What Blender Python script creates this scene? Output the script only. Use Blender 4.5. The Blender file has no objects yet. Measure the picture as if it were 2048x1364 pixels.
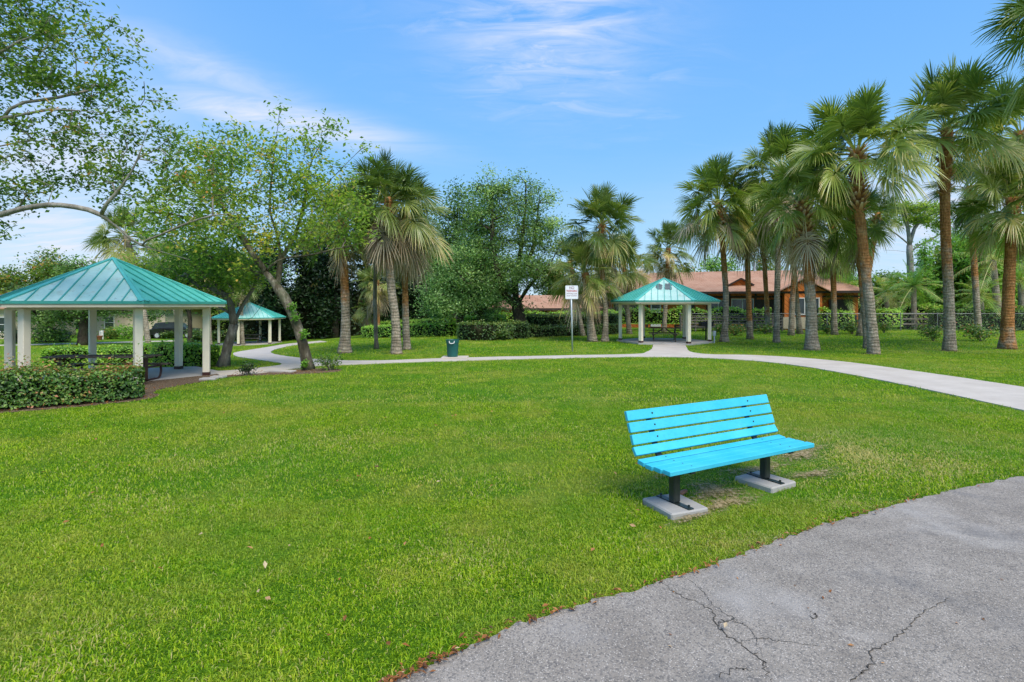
import bpy, math, random
import numpy as np
from mathutils import Vector, Matrix
from mathutils.geometry import delaunay_2d_cdt
PI = math.pi
rng = np.random.default_rng(7)
random.seed(7)
S = bpy.context.scene
COL = S.collection
F, CX, HY, CAMZ = 1085.0, 1024.0, 610.0, 2.16

# ------------------------------------------------------------------ survey helpers (photo measurements -> metres)
def sst(a, b, x):
    t = np.clip((np.asarray(x, float) - a) / (b - a), 0, 1)
    return t * t * (3 - 2 * t)
def H(x, y):                                   # height of the lawn
    return -1.35 * sst(4, 50, y) * sst(2, 24, -np.asarray(x, float))
def G(px, py):                                 # point of the ground seen at a photo pixel
    dx, dz = (px - CX) / F, -(py - HY) / F
    lo, hi = 1.0, 160.0
    for _ in range(50):
        m = (lo + hi) / 2
        if CAMZ + dz * m > H(dx * m, m): lo = m
        else: hi = m
    return np.array([dx * lo, lo, float(H(dx * lo, lo))])
def P(px, py, Y):
    return np.array([(px - CX) / F * Y, Y, CAMZ - (py - HY) / F * Y])
def g3(x, y, dz=0.0):
    return np.array([x, y, float(H(x, y)) + dz])

# ------------------------------------------------------------------ object helpers
def tag(o, label=None, cat=None, group=None, kind=None):
    if label: o['label'] = label
    if cat: o['category'] = cat
    if group: o['group'] = group
    if kind: o['kind'] = kind
    return o
def thing(name, loc, label, cat, group=None):
    o = bpy.data.objects.new(name, None)
    o.empty_display_size = 0.2
    COL.objects.link(o)
    o.location = [float(c) for c in loc]
    return tag(o, label, cat, group)
def root_loc(o):
    while o.parent: o = o.parent
    return np.array(o.location)

class MB:
    def __init__(s): s.V = []; s.Q = []; s.T3 = []; s.T = []; s.n = 0; s.N = []
    def add(s, v, q=None, t=None, tint=0.0):
        v = np.asarray(v, float).reshape(-1, 3)
        if q is not None and len(q): s.Q.append(np.asarray(q, int).reshape(-1, 4) + s.n)
        if t is not None and len(t): s.T3.append(np.asarray(t, int).reshape(-1, 3) + s.n)
        s.V.append(v)
        s.T.append(np.broadcast_to(np.asarray(tint, float), (len(v),)))
        s.n += len(v)
        return s
    def poly(s, pts, tint=0.0):                # n-gon (convex) as a fan
        k = len(pts)
        return s.add(pts, t=[(0, i, i + 1) for i in range(1, k - 1)], tint=tint)
    def box(s, c, size, rz=0.0, R=None, tint=0.0, bev=0.0):
        hx, hy, hz = [d / 2 for d in size]
        if bev <= 0:
            v = np.array([(x, y, z) for x in (-hx, hx) for y in (-hy, hy) for z in (-hz, hz)])
            q = [(0, 1, 3, 2), (4, 6, 7, 5), (0, 4, 5, 1), (2, 3, 7, 6), (0, 2, 6, 4), (1, 5, 7, 3)]
            t = None
        else:
            b = min(bev, hx * .9, hy * .9, hz * .9)
            vv = []; idx = {}
            for sx in (-1, 1):
                for sy in (-1, 1):
                    for sz in (-1, 1):
                        for ax in range(3):
                            p = [sx * (hx - b), sy * (hy - b), sz * (hz - b)]
                            p[ax] = (sx * hx, sy * hy, sz * hz)[ax]
                            idx[(sx, sy, sz, ax)] = len(vv); vv.append(p)
            v = np.array(vv); q = []; t = []
            I = lambda a, ax: idx[(a[0], a[1], a[2], ax)]
            for ax in range(3):
                o1, o2 = [(1, 2), (0, 2), (0, 1)][ax]
                for sg in (-1, 1):
                    f = []
                    for (a, b2) in ((-1, -1), (1, -1), (1, 1), (-1, 1)):
                        k = [0, 0, 0]; k[ax] = sg; k[o1] = a; k[o2] = b2; f.append(I(k, ax))
                    q.append(f)
            for ax in range(3):                # edges along ax
                o1, o2 = [(1, 2), (0, 2), (0, 1)][ax]
                for a in (-1, 1):
                    for b2 in (-1, 1):
                        k0 = [0, 0, 0]; k0[ax] = -1; k0[o1] = a; k0[o2] = b2
                        k1 = list(k0); k1[ax] = 1
                        q.append((I(k0, o1), I(k1, o1), I(k1, o2), I(k0, o2)))
            for sx in (-1, 1):
                for sy in (-1, 1):
                    for sz in (-1, 1):
                        t.append([idx[(sx, sy, sz, a)] for a in range(3)])
        if R is not None: v = v @ np.asarray(R).T
        if rz:
            c_, s_ = math.cos(rz), math.sin(rz)
            v = v @ np.array([[c_, -s_, 0], [s_, c_, 0], [0, 0, 1]]).T
        return s.add(v + np.asarray(c), q, t, tint)
    def bar(s, a, b, w, h, up=(0, 0, 1), tint=0.0, bev=0.0):   # box from a to b
        a, b = np.asarray(a, float), np.asarray(b, float)
        d = b - a; L = np.linalg.norm(d); d = d / L
        sd = np.cross(d, up)
        if np.linalg.norm(sd) < 1e-4: sd = np.cross(d, (0, 1, 0))
        sd /= np.linalg.norm(sd); u = np.cross(sd, d)
        return s.box((a + b) / 2, (L, w, h), R=np.stack([d, sd, u], 1), tint=tint, bev=bev)
    def tube(s, pts, rad, n=8, cap=True, tint=0.0, jit=0.0):
        pts = np.asarray(pts, float); k = len(pts)
        rad = np.broadcast_to(np.asarray(rad, float), (k,))
        tint = np.broadcast_to(np.asarray(tint, float), (k,))
        tg = np.gradient(pts, axis=0); tg /= np.linalg.norm(tg, axis=1)[:, None] + 1e-9
        ref = np.array([0, 0, 1.0]) if abs(tg[0][2]) < .8 else np.array([1.0, 0, 0])
        V = []
        for i in range(k):
            u = np.cross(ref, tg[i]); u /= np.linalg.norm(u) + 1e-9
            w = np.cross(tg[i], u); ref = np.cross(u, tg[i]) * 0 + (w if abs(np.dot(w, tg[i])) < .9 else ref)
            ref = np.cross(tg[i], u)
            # keep frame continuous
            if i:
                u = pu - tg[i] * np.dot(pu, tg[i]); u /= np.linalg.norm(u) + 1e-9
                w = np.cross(tg[i], u)
            pu = u
            a = np.arange(n) * 2 * PI / n
            r = rad[i] * (1 + (rng.uniform(-jit, jit, n) if jit else 0))
            V.append(pts[i] + (np.cos(a) * r)[:, None] * u + (np.sin(a) * r)[:, None] * w)
        V = np.concatenate(V)
        i, j = np.meshgrid(np.arange(k - 1), np.arange(n), indexing='ij')
        q = np.stack([i * n + j, i * n + (j + 1) % n, (i + 1) * n + (j + 1) % n, (i + 1) * n + j], -1).reshape(-1, 4)
        tt = np.repeat(tint, n)
        t = None
        if cap:
            V = np.concatenate([V, pts[:1], pts[-1:]]); tt = np.concatenate([tt, tint[:1], tint[-1:]])
            a = np.arange(n); b = (a + 1) % n
            t = np.concatenate([np.stack([b, a, np.full(n, k * n)], 1),
                                np.stack([(k - 1) * n + a, (k - 1) * n + b, np.full(n, k * n + 1)], 1)])
        return s.add(V, q, t, tt)
    def lathe(s, c, prof, n=24, tint=0.0):     # prof: (r, z) list
        k = len(prof); a = np.arange(n) * 2 * PI / n
        V = np.concatenate([np.stack([np.cos(a) * r, np.sin(a) * r, np.full(n, z)], 1) for r, z in prof]) + np.asarray(c)
        i, j = np.meshgrid(np.arange(k - 1), np.arange(n), indexing='ij')
        q = np.stack([i * n + j, i * n + (j + 1) % n, (i + 1) * n + (j + 1) % n, (i + 1) * n + j], -1).reshape(-1, 4)
        return s.add(V, q, tint=tint)
    def prism(s, pts, d, tint=0.0):            # polygon extruded by the vector d
        pts = np.asarray(pts, float); k = len(pts)
        V = np.concatenate([pts, pts + np.asarray(d, float)])
        q = [(i, (i + 1) % k, k + (i + 1) % k, k + i) for i in range(k)]
        t = [(0, i + 1, i) for i in range(1, k - 1)] + [(k, k + i, k + i + 1) for i in range(1, k - 1)]
        return s.add(V, q, t, tint)
    def build(s, name, mat, parent=None, origin=None, smooth=False):
        V = np.concatenate(s.V) if s.V else np.zeros((0, 3))
        T = np.concatenate(s.T) if s.T else np.zeros(0)
        if parent is not None: off = root_loc(parent)
        elif origin is not None: off = np.asarray(origin, float)
        else: off = np.zeros(3)
        V = V - off
        Q = np.concatenate(s.Q) if s.Q else np.zeros((0, 4), int)
        R = np.concatenate(s.T3) if s.T3 else np.zeros((0, 3), int)
        me = bpy.data.meshes.new(name)
        me.vertices.add(len(V)); me.vertices.foreach_set('co', V.astype(np.float32).ravel())
        loops = np.concatenate([Q.ravel(), R.ravel()]).astype(np.int32)
        tot = np.concatenate([np.full(len(Q), 4), np.full(len(R), 3)]).astype(np.int32)
        st = np.concatenate([[0], np.cumsum(tot)[:-1]]).astype(np.int32) if len(tot) else tot
        me.loops.add(len(loops)); me.loops.foreach_set('vertex_index', loops)
        me.polygons.add(len(tot)); me.polygons.foreach_set('loop_start', st)
        me.update(calc_edges=True)
        me.polygons.foreach_set('use_smooth', np.full(len(tot), bool(smooth)))
        at = me.attributes.new('tint', 'FLOAT', 'POINT'); at.data.foreach_set('value', T.astype(np.float32))
        me.validate()
        me.materials.append(mat)
        o = bpy.data.objects.new(name, me)
        COL.objects.link(o)
        if parent is not None: o.parent = parent
        else: o.location = off
        return o

# ------------------------------------------------------------------ materials
class NT:
    def __init__(s, name):
        s.m = bpy.data.materials.new(name); s.m.use_nodes = True
        s.nt = s.m.node_tree; s.nt.nodes.clear()
        s.out = s.nt.nodes.new('ShaderNodeOutputMaterial')
    def new(s, typ, props=None, **inp):
        n = s.nt.nodes.new('ShaderNode' + typ)
        for k, v in (props or {}).items(): setattr(n, k, v)
        for k, v in inp.items():
            key = int(k[1:]) if k[0] == '_' and k[1:].isdigit() else k.replace('_', ' ')
            s.set(n.inputs[key], v)
        return n
    def set(s, sock, v):
        if isinstance(v, bpy.types.NodeSocket): s.nt.links.new(v, sock)
        elif hasattr(v, '__len__') and len(v) == 3 and sock.type == 'RGBA': sock.default_value = (*v, 1)
        else: sock.default_value = v
    def math(s, op, a, b=0.0, clamp=False):
        n = s.nt.nodes.new('ShaderNodeMath'); n.operation = op; n.use_clamp = clamp
        s.set(n.inputs[0], a); s.set(n.inputs[1], b); return n.outputs[0]
    def mix(s, f, a, b, mode='MIX'):
        n = s.nt.nodes.new('ShaderNodeMix'); n.data_type = 'RGBA'; n.blend_type = mode
        s.set(n.inputs[0], f); s.set(n.inputs[6], a); s.set(n.inputs[7], b); return n.outputs[2]
    def coord(s, which='Object', scale=(1, 1, 1), rot=(0, 0, 0)):
        c = s.nt.nodes.new('ShaderNodeTexCoord')
        m = s.nt.nodes.new('ShaderNodeMapping'); m.inputs['Scale'].default_value = scale; m.inputs['Rotation'].default_value = rot
        s.nt.links.new(c.outputs[which], m.inputs[0]); return m.outputs[0]
    def world(s, scale=(1, 1, 1), rot=(0, 0, 0)):
        c = s.nt.nodes.new('ShaderNodeNewGeometry')
        m = s.nt.nodes.new('ShaderNodeMapping'); m.inputs['Scale'].default_value = scale; m.inputs['Rotation'].default_value = rot
        s.nt.links.new(c.outputs['Position'], m.inputs[0]); return m.outputs[0]
    def noise(s, vec, scale, detail=4, rough=.55, dist=0.0):
        n = s.nt.nodes.new('ShaderNodeTexNoise')
        s.nt.links.new(vec, n.inputs['Vector']); n.inputs['Scale'].default_value = scale
        n.inputs['Detail'].default_value = detail; n.inputs['Roughness'].default_value = rough; n.inputs['Distortion'].default_value = dist
        return n.outputs[0]
    def ramp(s, f, stops):
        n = s.nt.nodes.new('ShaderNodeValToRGB'); s.nt.links.new(f, n.inputs[0])
        e = n.color_ramp.elements
        while len(e) > 2: e.remove(e[-1])
        while len(e) < len(stops): e.new(.5)
        for el, (p, c) in zip(e, stops):
            el.position = p; el.color = (*c, 1) if len(c) == 3 else c
        return n.outputs[0]
    def rng(s, f, a, b, c=0.0, d=1.0):
        n = s.nt.nodes.new('ShaderNodeMapRange'); s.nt.links.new(f, n.inputs[0])
        for i, v in enumerate((a, b, c, d)): n.inputs[i + 1].default_value = v
        return n.outputs[0]
    def attr(s, name='tint'):
        n = s.nt.nodes.new('ShaderNodeAttribute'); n.attribute_name = name; return n.outputs['Fac']
    def bump(s, h, strength=.3, dist=.02):
        n = s.nt.nodes.new('ShaderNodeBump'); s.nt.links.new(h, n.inputs['Height'])
        n.inputs['Strength'].default_value = strength; n.inputs['Distance'].default_value = dist; return n.outputs[0]
    def bsdf(s, col, rough=.6, metal=0.0, normal=None, spec=.5, **kw):
        n = s.nt.nodes.new('ShaderNodeBsdfPrincipled')
        s.set(n.inputs['Base Color'], col); s.set(n.inputs['Roughness'], rough); n.inputs['Metallic'].default_value = metal
        n.inputs['Specular IOR Level'].default_value = spec
        for k, v in kw.items(): s.set(n.inputs[k.replace('_', ' ')], v)
        if normal is not None: s.nt.links.new(normal, n.inputs['Normal'])
        return n.outputs[0]
    def end(s, sh):
        s.nt.links.new(sh, s.out.inputs[0]); return s.m

def m_leaf(name, stops, rough=.45, trans=.3, spec=.35, tmul=1.5, k=1.7):
    n = NT(name); stops = [(a, tuple(min(.7, x * k) for x in c)) for a, c in stops]
    ns = n.noise(n.world(), .9, 3)
    f = n.math('ADD', n.attr(), n.rng(ns, .3, .7, -.15, .15), True)
    col = n.ramp(f, stops)
    b = n.bsdf(col, rough, spec=spec)
    tr = n.new('BsdfTranslucent'); 
    n.set(tr.inputs[0], n.mix(1.0, col, (tmul, tmul * 1.05, tmul * .6), 'MULTIPLY'))
    mx = n.new('MixShader'); n.set(mx.inputs[0], trans); n.set(mx.inputs[1], b); n.set(mx.inputs[2], tr.outputs[0])
    return n.end(mx.outputs[0])

def m_paint(name, col, rough=.5, var=.12, dirt=(.25, .2, .12), dirtamt=.25, scale=3.0, spec=.5, metal=0.0, bump=.05):
    n = NT(name)
    c = n.coord('Object')
    a = n.noise(c, scale, 5); b = n.noise(c, scale * 9, 4)
    cc = n.mix(n.rng(a, .3, .7), tuple(x * (1 - var) for x in col), tuple(min(1, x * (1 + var)) for x in col))
    cc = n.mix(n.math('MULTIPLY', n.rng(n.noise(c, scale * .7, 6, .7), .52, .75), dirtamt, True), cc, dirt)
    return n.end(n.bsdf(cc, rough, metal, n.bump(b, bump, .01), spec))

M = {}
def materials():
    # --- lawn soil / turf sheet
    n = NT('turf')
    w = n.world()
    big = n.noise(w, .22, 4); mid = n.noise(w, 1.3, 5); fine = n.noise(w, 18, 6, .7); vf = n.noise(w, 60, 3, .7)
    base = n.ramp(n.math('ADD', n.math('MULTIPLY', fine, .7), n.math('MULTIPLY', vf, .3)),
                  [(.3, (.022, .060, .004)), (.5, (.085, .195, .008)), (.7, (.20, .36, .022))])
    pat = n.math('MULTIPLY', n.rng(n.math('ADD', n.math('MULTIPLY', big, .5), n.math('MULTIPLY', mid, .5)), .47, .64), .6)
    col = n.mix(pat, base, (0.4000, 0.4400, 0.0700))
    gm = n.math('MULTIPLY', n.rng(n.noise(w, .5, 3), .42, .68), .5)
    col = n.mix(gm, col, (0.0900, 0.2700, 0.0120))
    M['turf'] = n.end(n.bsdf(col, .85, normal=n.bump(n.math('ADD', fine, vf), .9, .05), spec=.1))
    # --- grass blades
    n = NT('grass_blade')
    w = n.world()
    big = n.noise(w, .22, 4); mid = n.noise(w, 1.3, 5)
    f = n.attr()
    col = n.ramp(f, [(0, (.088, .190, .004)), (.35, (.250, .415, .008)), (.7, (.47, .57, .024)), (.9, (.50, .52, .08)), (.97, (.58, .50, .19))])
    pat = n.math('MULTIPLY', n.rng(n.math('ADD', n.math('MULTIPLY', big, .5), n.math('MULTIPLY', mid, .5)), .46, .62), .6)
    col = n.mix(pat, col, (.46, .41, .085))
    gm = n.math('MULTIPLY', n.rng(n.noise(w, .5, 3), .42, .68), .5)
    col = n.mix(gm, col, (.115, .30, .010))
    b = n.bsdf(col, .5, spec=.3)
    tr = n.new('BsdfTranslucent'); n.set(tr.inputs[0], n.mix(1.0, col, (1.5, 1.5, .7), 'MULTIPLY'))
    mx = n.new('MixShader'); n.set(mx.inputs[0], .4); n.set(mx.inputs[1], b); n.set(mx.inputs[2], tr.outputs[0])
    M['grass'] = n.end(mx.outputs[0])
    # --- asphalt
    n = NT('asphalt')
    w = n.world()
    v = n.new('TexVoronoi', {'feature': 'F1'}); n.set(v.inputs['Vector'], w); v.inputs['Scale'].default_value = 95
    agg = n.rng(v.outputs['Color'], .0, 1.0)
    sep = n.new('SeparateColor'); n.set(sep.inputs[0], v.outputs['Color'])
    ns = n.noise(w, 2.2, 6, .65); n2 = n.noise(w, 40, 5, .7); n3 = n.noise(w, .8, 4)
    base = n.ramp(ns, [(.3, (.225, .192, .152)), (.55, (.295, .255, .205)), (.75, (.37, .322, .262))])
    stone = n.math('MULTIPLY', n.rng(sep.outputs[0], .55, .95), n.rng(v.outputs['Distance'], .5, .25))
    col = n.mix(n.math('MULTIPLY', stone, .75), base, (.66, .59, .50))
    dk = n.math('MULTIPLY', n.rng(sep.outputs[1], .6, .9), .6)
    col = n.mix(dk, col, (.075, .072, .07))
    col = n.mix(n.math('MULTIPLY', n.rng(n3, .55, .72), .45), col, (.46, .425, .38))
    col = n.mix(n.math('MULTIPLY', n.rng(n.noise(w, 1.1, 5, .6, .6), .56, .72), .5), col, (.10, .10, .10))
    M['asphalt'] = n.end(n.bsdf(col, .85, normal=n.bump(n.math('ADD', n.math('MULTIPLY', v.outputs['Distance'], -1.0), n2), .6, .006), spec=.25))
    # --- concrete
    def conc(name, c1, c2, st):
        n = NT(name)
        w = n.world()
        a = n.noise(w, 1.2, 6, .6); b = n.noise(w, 14, 6, .7); c = n.noise(w, 90, 3)
        col = n.mix(n.rng(a, .3, .7), c1, c2)
        col = n.mix(n.math('MULTIPLY', n.rng(b, .55, .8), .45), col, st)
        col = n.mix(n.math('MULTIPLY', n.rng(c, .5, .8), .35), col, tuple(x * .6 for x in c1))
        return n.end(n.bsdf(col, .85, normal=n.bump(c, .25, .004), spec=.25))
    M['concrete'] = conc('pale_concrete', (.46, .405, .335), (.57, .51, .43), (.34, .29, .23))
    M['slab'] = conc('slab_concrete', (.40, .37, .335), (.50, .465, .42), (.28, .255, .225))
    M['pad'] = conc('pad_concrete', (.30, .285, .26), (.40, .385, .36), (.2, .185, .16))
    # --- soil / mulch
    n = NT('bare_soil')
    w = n.world()
    col = n.ramp(n.noise(w, 30, 6, .75), [(.3, (.03, .02, .012)), (.46, (.11, .07, .042)), (.58, (.25, .18, .115)), (.68, (.42, .33, .23))])
    M['soil'] = n.end(n.bsdf(col, .95, normal=n.bump(n.noise(w, 40, 5, .7), .8, .03), spec=.1))
    n = NT('worn_turf')
    w = n.world()
    col = n.ramp(n.noise(w, 26, 6, .75), [(.28, (.10, .09, .03)), (.43, (.22, .17, .07)), (.57, (.36, .28, .15)), (.72, (.52, .43, .28))])
    al = n.rng(n.math('ADD', n.math('MULTIPLY', n.attr(), 1.0), n.rng(n.noise(w, 26, 6, .75), .3, .7, -.6, .6)), .38, .95)
    mx = n.new('MixShader'); n.set(mx.inputs[0], al); n.set(mx.inputs[1], n.new('BsdfTransparent').outputs[0]); n.set(mx.inputs[2], n.bsdf(col, .95, normal=n.bump(n.noise(w, 40, 5, .7), .8, .03), spec=.1))
    M['worn'] = n.end(mx.outputs[0])
    # --- bark of palms
    n = NT('palm_bark')
    c = n.coord('Object', (1, 1, 1))
    rings = n.new('TexWave', {'wave_type': 'BANDS', 'bands_direction': 'Z'}, Scale=2.2, Distortion=6, Detail=4, Detail_Scale=1.2)
    n.set(rings.inputs[0], c)
    a = n.noise(c, 2.2, 6, .65); b = n.noise(n.coord('Object', (6, 6, 1.2)), 3, 6, .7)
    grey = n.ramp(n.math('ADD', n.math('MULTIPLY', a, .5), n.math('MULTIPLY', b, .5)), [(.33, (.13, .10, .07)), (.5, (.32, .265, .195)), (.66, (.56, .49, .385))])
    orange = n.ramp(n.math('ADD', n.math('MULTIPLY', a, .4), n.math('MULTIPLY', b, .6)), [(.3, (.075, .034, .014)), (.48, (.36, .155, .05)), (.65, (.60, .31, .12))])
    f = n.math('ADD', n.attr(), n.rng(n.noise(c, 1.4, 5, .6), .3, .7, -.30, .40), True)
    col = n.mix(n.rng(f, .35, .65), grey, orange)
    col = n.mix(n.math('MULTIPLY', n.rng(rings.outputs['Fac'], .6, 1.0), .22), col, (.05, .038, .025))
    col = n.mix(n.math('MULTIPLY', n.rng(n.noise(c, 1.1, 4), .55, .68), .3), col, (.10, .13, .075))
    M['palm_bark'] = n.end(n.bsdf(col, .9, normal=n.bump(n.math('ADD', n.math('MULTIPLY', rings.outputs['Fac'], .5), n.math('MULTIPLY', b, 2.0)), .8, .05), spec=.15))
    def bark(name, cols, moss=.25):
        n = NT(name)
        c = n.coord('Object', (1, 1, .35)); a = n.noise(c, 8, 7, .7, .3); b = n.noise(n.coord('Object'), 1.6, 5, .6)
        col = n.ramp(n.math('ADD', n.math('MULTIPLY', a, .6), n.math('MULTIPLY', b, .4)), [(.32, cols[0]), (.5, cols[1]), (.66, cols[2])])
        col = n.mix(n.math('MULTIPLY', n.rng(n.noise(n.coord('Object'), 2.3, 5), .5, .62), moss), col, (.09, .11, .05))
        return n.end(n.bsdf(col, .9, normal=n.bump(a, .8, .04), spec=.15))
    M['bark'] = bark('grey_bark', [(.055, .045, .034), (.18, .155, .12), (.42, .385, .32)])
    M['bark_pale'] = bark('pale_bark', [(.10, .085, .065), (.26, .235, .195), (.46, .43, .37)])
    M['bark_moss'] = bark('mossy_bark', [(.028, .022, .015), (.11, .092, .062), (.40, .36, .29)], .55)
    M['bark_dark'] = bark('dark_bark', [(.02, .016, .012), (.06, .047, .035), (.13, .11, .085)])
    n = NT('frond_stub')
    col = n.ramp(n.attr(), [(0, (.12, .055, .024)), (.5, (.38, .19, .08)), (1, (.58, .45, .30))])
    M['stub'] = n.end(n.bsdf(col, .85, spec=.15))
    # --- foliage
    M['sabal'] = m_leaf('sabal_frond', [(0, (.026, .050, .007)), (.4, (.075, .112, .015)), (.75, (.165, .19, .042)), (.92, (.28, .23, .07)), (1, (.38, .29, .14))], .36, .30, .55, k=2.0)
    M['sabal_olive'] = m_leaf('olive_sabal_frond', [(0, (.026, .050, .008)), (.4, (.072, .110, .018)), (.75, (.16, .175, .045)), (.92, (.27, .22, .07)), (1, (.36, .27, .13))], .36, .28, .55, k=1.8)
    M['dead'] = m_leaf('dead_frond', [(0, (.07, .045, .025)), (.5, (.19, .14, .085)), (1, (.38, .31, .22))], .7, .15, .2, 1.1, k=1.6)
    M['pinnate'] = m_leaf('feather_frond', [(0, (.030, .085, .010)), (.5, (.085, .18, .022)), (.85, (.19, .27, .05)), (1, (.32, .28, .09))], .35, .3, .5)
    M['oak'] = m_leaf('oak_leaf', [(0, (.022, .045, .012)), (.45, (.058, .105, .026)), (.8, (.115, .175, .050)), (1, (.19, .25, .085))], .45, .35, k=2.4)
    M['oak_light'] = m_leaf('light_oak_leaf', [(0, (.030, .062, .018)), (.45, (.070, .130, .038)), (.8, (.130, .205, .072)), (1, (.20, .27, .11))], .45, .35, k=2.3)
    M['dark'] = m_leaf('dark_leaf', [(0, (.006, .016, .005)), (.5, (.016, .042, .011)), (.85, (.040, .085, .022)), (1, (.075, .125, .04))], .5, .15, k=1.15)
    M['olive'] = m_leaf('olive_leaf', [(0, (.020, .040, .008)), (.4, (.052, .085, .014)), (.75, (.11, .135, .022)), (.93, (.18, .16, .03)), (1, (.27, .14, .035))], .4, .55, .4, 1.7, k=3.2)
    M['fresh'] = m_leaf('fresh_leaf', [(0, (.030, .075, .010)), (.4, (.070, .150, .018)), (.8, (.14, .24, .035)), (1, (.24, .29, .06))], .4, .35, k=2.2)
    M['mid'] = m_leaf('mid_leaf', [(0, (.024, .048, .008)), (.45, (.058, .102, .016)), (.8, (.120, .160, .030)), (.95, (.20, .17, .05)), (1, (.30, .13, .04))], .45, .45, k=2.3)
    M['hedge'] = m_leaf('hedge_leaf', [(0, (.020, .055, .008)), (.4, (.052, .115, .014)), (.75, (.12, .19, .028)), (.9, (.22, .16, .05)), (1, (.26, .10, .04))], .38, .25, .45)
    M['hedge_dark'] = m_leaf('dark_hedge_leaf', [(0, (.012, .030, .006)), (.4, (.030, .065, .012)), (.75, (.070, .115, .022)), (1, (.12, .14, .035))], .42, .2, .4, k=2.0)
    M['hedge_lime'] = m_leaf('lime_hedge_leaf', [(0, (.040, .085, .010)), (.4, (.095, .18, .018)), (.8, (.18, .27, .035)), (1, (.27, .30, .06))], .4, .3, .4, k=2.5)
    M['core'] = m_paint('hedge_shade_core', (.012, .016, .006), .95, .4, spec=.05)  # near-black colour stands in for the shade inside the hedges
    M['litter'] = m_leaf('fallen_leaf', [(0, (.10, .045, .018)), (.5, (.33, .12, .03)), (.8, (.45, .22, .08)), (1, (.55, .42, .25))], .6, .15, .3, 1.0, k=1.0)
    # --- painted / built things
    n = NT('cyan_paint')
    RZ = .4975
    c = n.coord('Object', (1.2, 26, 26), (0, 0, -RZ)); c0 = n.coord('Object')
    gr = n.noise(c, 1.6, 6, .65); a = n.noise(c0, 2.6, 5)
    col = n.mix(n.rng(a, .3, .7), (.030, .44, .60), (.065, .52, .68))
    col = n.mix(n.math('MULTIPLY', n.rng(gr, .5, .72), .35), col, (.018, .31, .46))
    col = n.mix(n.math('MULTIPLY', n.rng(n.noise(c0, 16, 5, .7), .66, .70), .55), col, (.10, .22, .27))
    M['cyan'] = n.end(n.bsdf(col, n.rng(gr, .3, .7, .42, .62), normal=n.bump(gr, .35, .006), spec=.35))
    M['steel'] = m_paint('dark_green_steel', (.016, .024, .022), .35, .3, (.06, .05, .04), .3, 8, .5, bump=.2)
    M['white'] = m_paint('cream_paint', (.82, .735, .56), .55, .06, (.42, .36, .25), .35, 1.2)
    M['white2'] = m_paint('white_paint', (.74, .73, .70), .5, .05, (.5, .46, .4), .3, 1.5)
    M['fascia'] = m_paint('fascia_paint', (.66, .58, .44), .6, .08, (.38, .30, .16), .35, 2)
    n = NT('teal_roof')
    c = n.coord('Object')
    a = n.noise(c, 1.3, 6, .6); b = n.noise(c, 7, 6, .7); 
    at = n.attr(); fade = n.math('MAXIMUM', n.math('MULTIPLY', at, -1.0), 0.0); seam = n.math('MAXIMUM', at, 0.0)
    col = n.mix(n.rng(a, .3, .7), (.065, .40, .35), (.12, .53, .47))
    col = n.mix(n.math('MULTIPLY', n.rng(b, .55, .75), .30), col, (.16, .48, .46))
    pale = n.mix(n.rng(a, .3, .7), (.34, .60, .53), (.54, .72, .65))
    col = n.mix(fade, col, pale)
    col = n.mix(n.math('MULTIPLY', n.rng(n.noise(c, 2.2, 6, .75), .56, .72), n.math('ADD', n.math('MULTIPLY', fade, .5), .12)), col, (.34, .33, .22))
    fl = n.math('MULTIPLY', n.rng(n.noise(c, 9, 5, .7), .63, .68), n.rng(fade, .75, .95), True)
    col = n.mix(fl, col, (.14, .16, .14))
    col = n.mix(n.math('MULTIPLY', seam, .55), col, (.008, .20, .14))
    M['roof'] = n.end(n.bsdf(col, .52, 0, n.bump(b, .05, .01), .4))
    M['worn_roof'] = m_paint('bare_weathered_metal', (.115, .14, .135), .55, .35, (.24, .40, .40), .5, 5, .5)
    n = NT('weathered_wood')
    c = n.coord('Object', (.6, 6, 6)); a = n.noise(c, 3, 6, .7)
    M['wood'] = n.end(n.bsdf(n.ramp(a, [(.3, (.045, .032, .022)), (.5, (.11, .085, .06)), (.7, (.23, .195, .15))]), .8, normal=n.bump(a, .4, .01), spec=.2))
    M['deckwood'] = m_paint('grey_deck_wood', (.20, .175, .145), .85, .3, (.09, .07, .05), .4, 4, .2)
    M['brown_metal'] = m_paint('brown_steel', (.055, .018, .012), .45, .3, (.1, .05, .03), .3, 6)
    M['bin'] = m_paint('green_plastic', (.006, .085, .075), .45, .15, (.02, .10, .09), .3, 3)
    M['bin_in'] = m_paint('bin_liner', (.01, .012, .012), .6, .3)
    M['galv'] = m_paint('galvanised_steel', (.46, .50, .53), .45, .12, (.3, .3, .3), .2, 6, .5, .3)
    M['chain'] = m_paint('chain_link_steel', (.20, .21, .20), .5, .1, metal=.5)
    M['black'] = m_paint('black_steel', (.012, .012, .012), .5, .2)
    M['sign'] = m_paint('sign_face', (.80, .80, .84), .4, .03, (.6, .6, .6), .15, 2)
    M['red'] = m_paint('red_ink', (.50, .02, .05), .5, .05, dirtamt=0)
    M['ink'] = m_paint('dark_red_ink', (.20, .012, .06), .5, .05, dirtamt=0)
    n = NT('orange_boards')
    c = n.coord('Object', (1, 1, 1), (0, PI / 4, 0)); w_ = n.new('TexWave', {'wave_type': 'BANDS', 'bands_direction': 'X'}, Scale=1.1, Distortion=0); n.set(w_.inputs[0], c)
    a = n.noise(n.coord('Object'), 3, 5)
    col = n.mix(n.rng(a, .3, .7), (.52, .145, .028), (.66, .21, .05))
    col = n.mix(n.math('MULTIPLY', n.rng(w_.outputs['Fac'], .0, .12, 1, 0), .7), col, (.16, .04, .012))
    M['orange'] = n.end(n.bsdf(col, .7, normal=n.bump(w_.outputs['Fac'], .3, .02), spec=.2))
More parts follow.
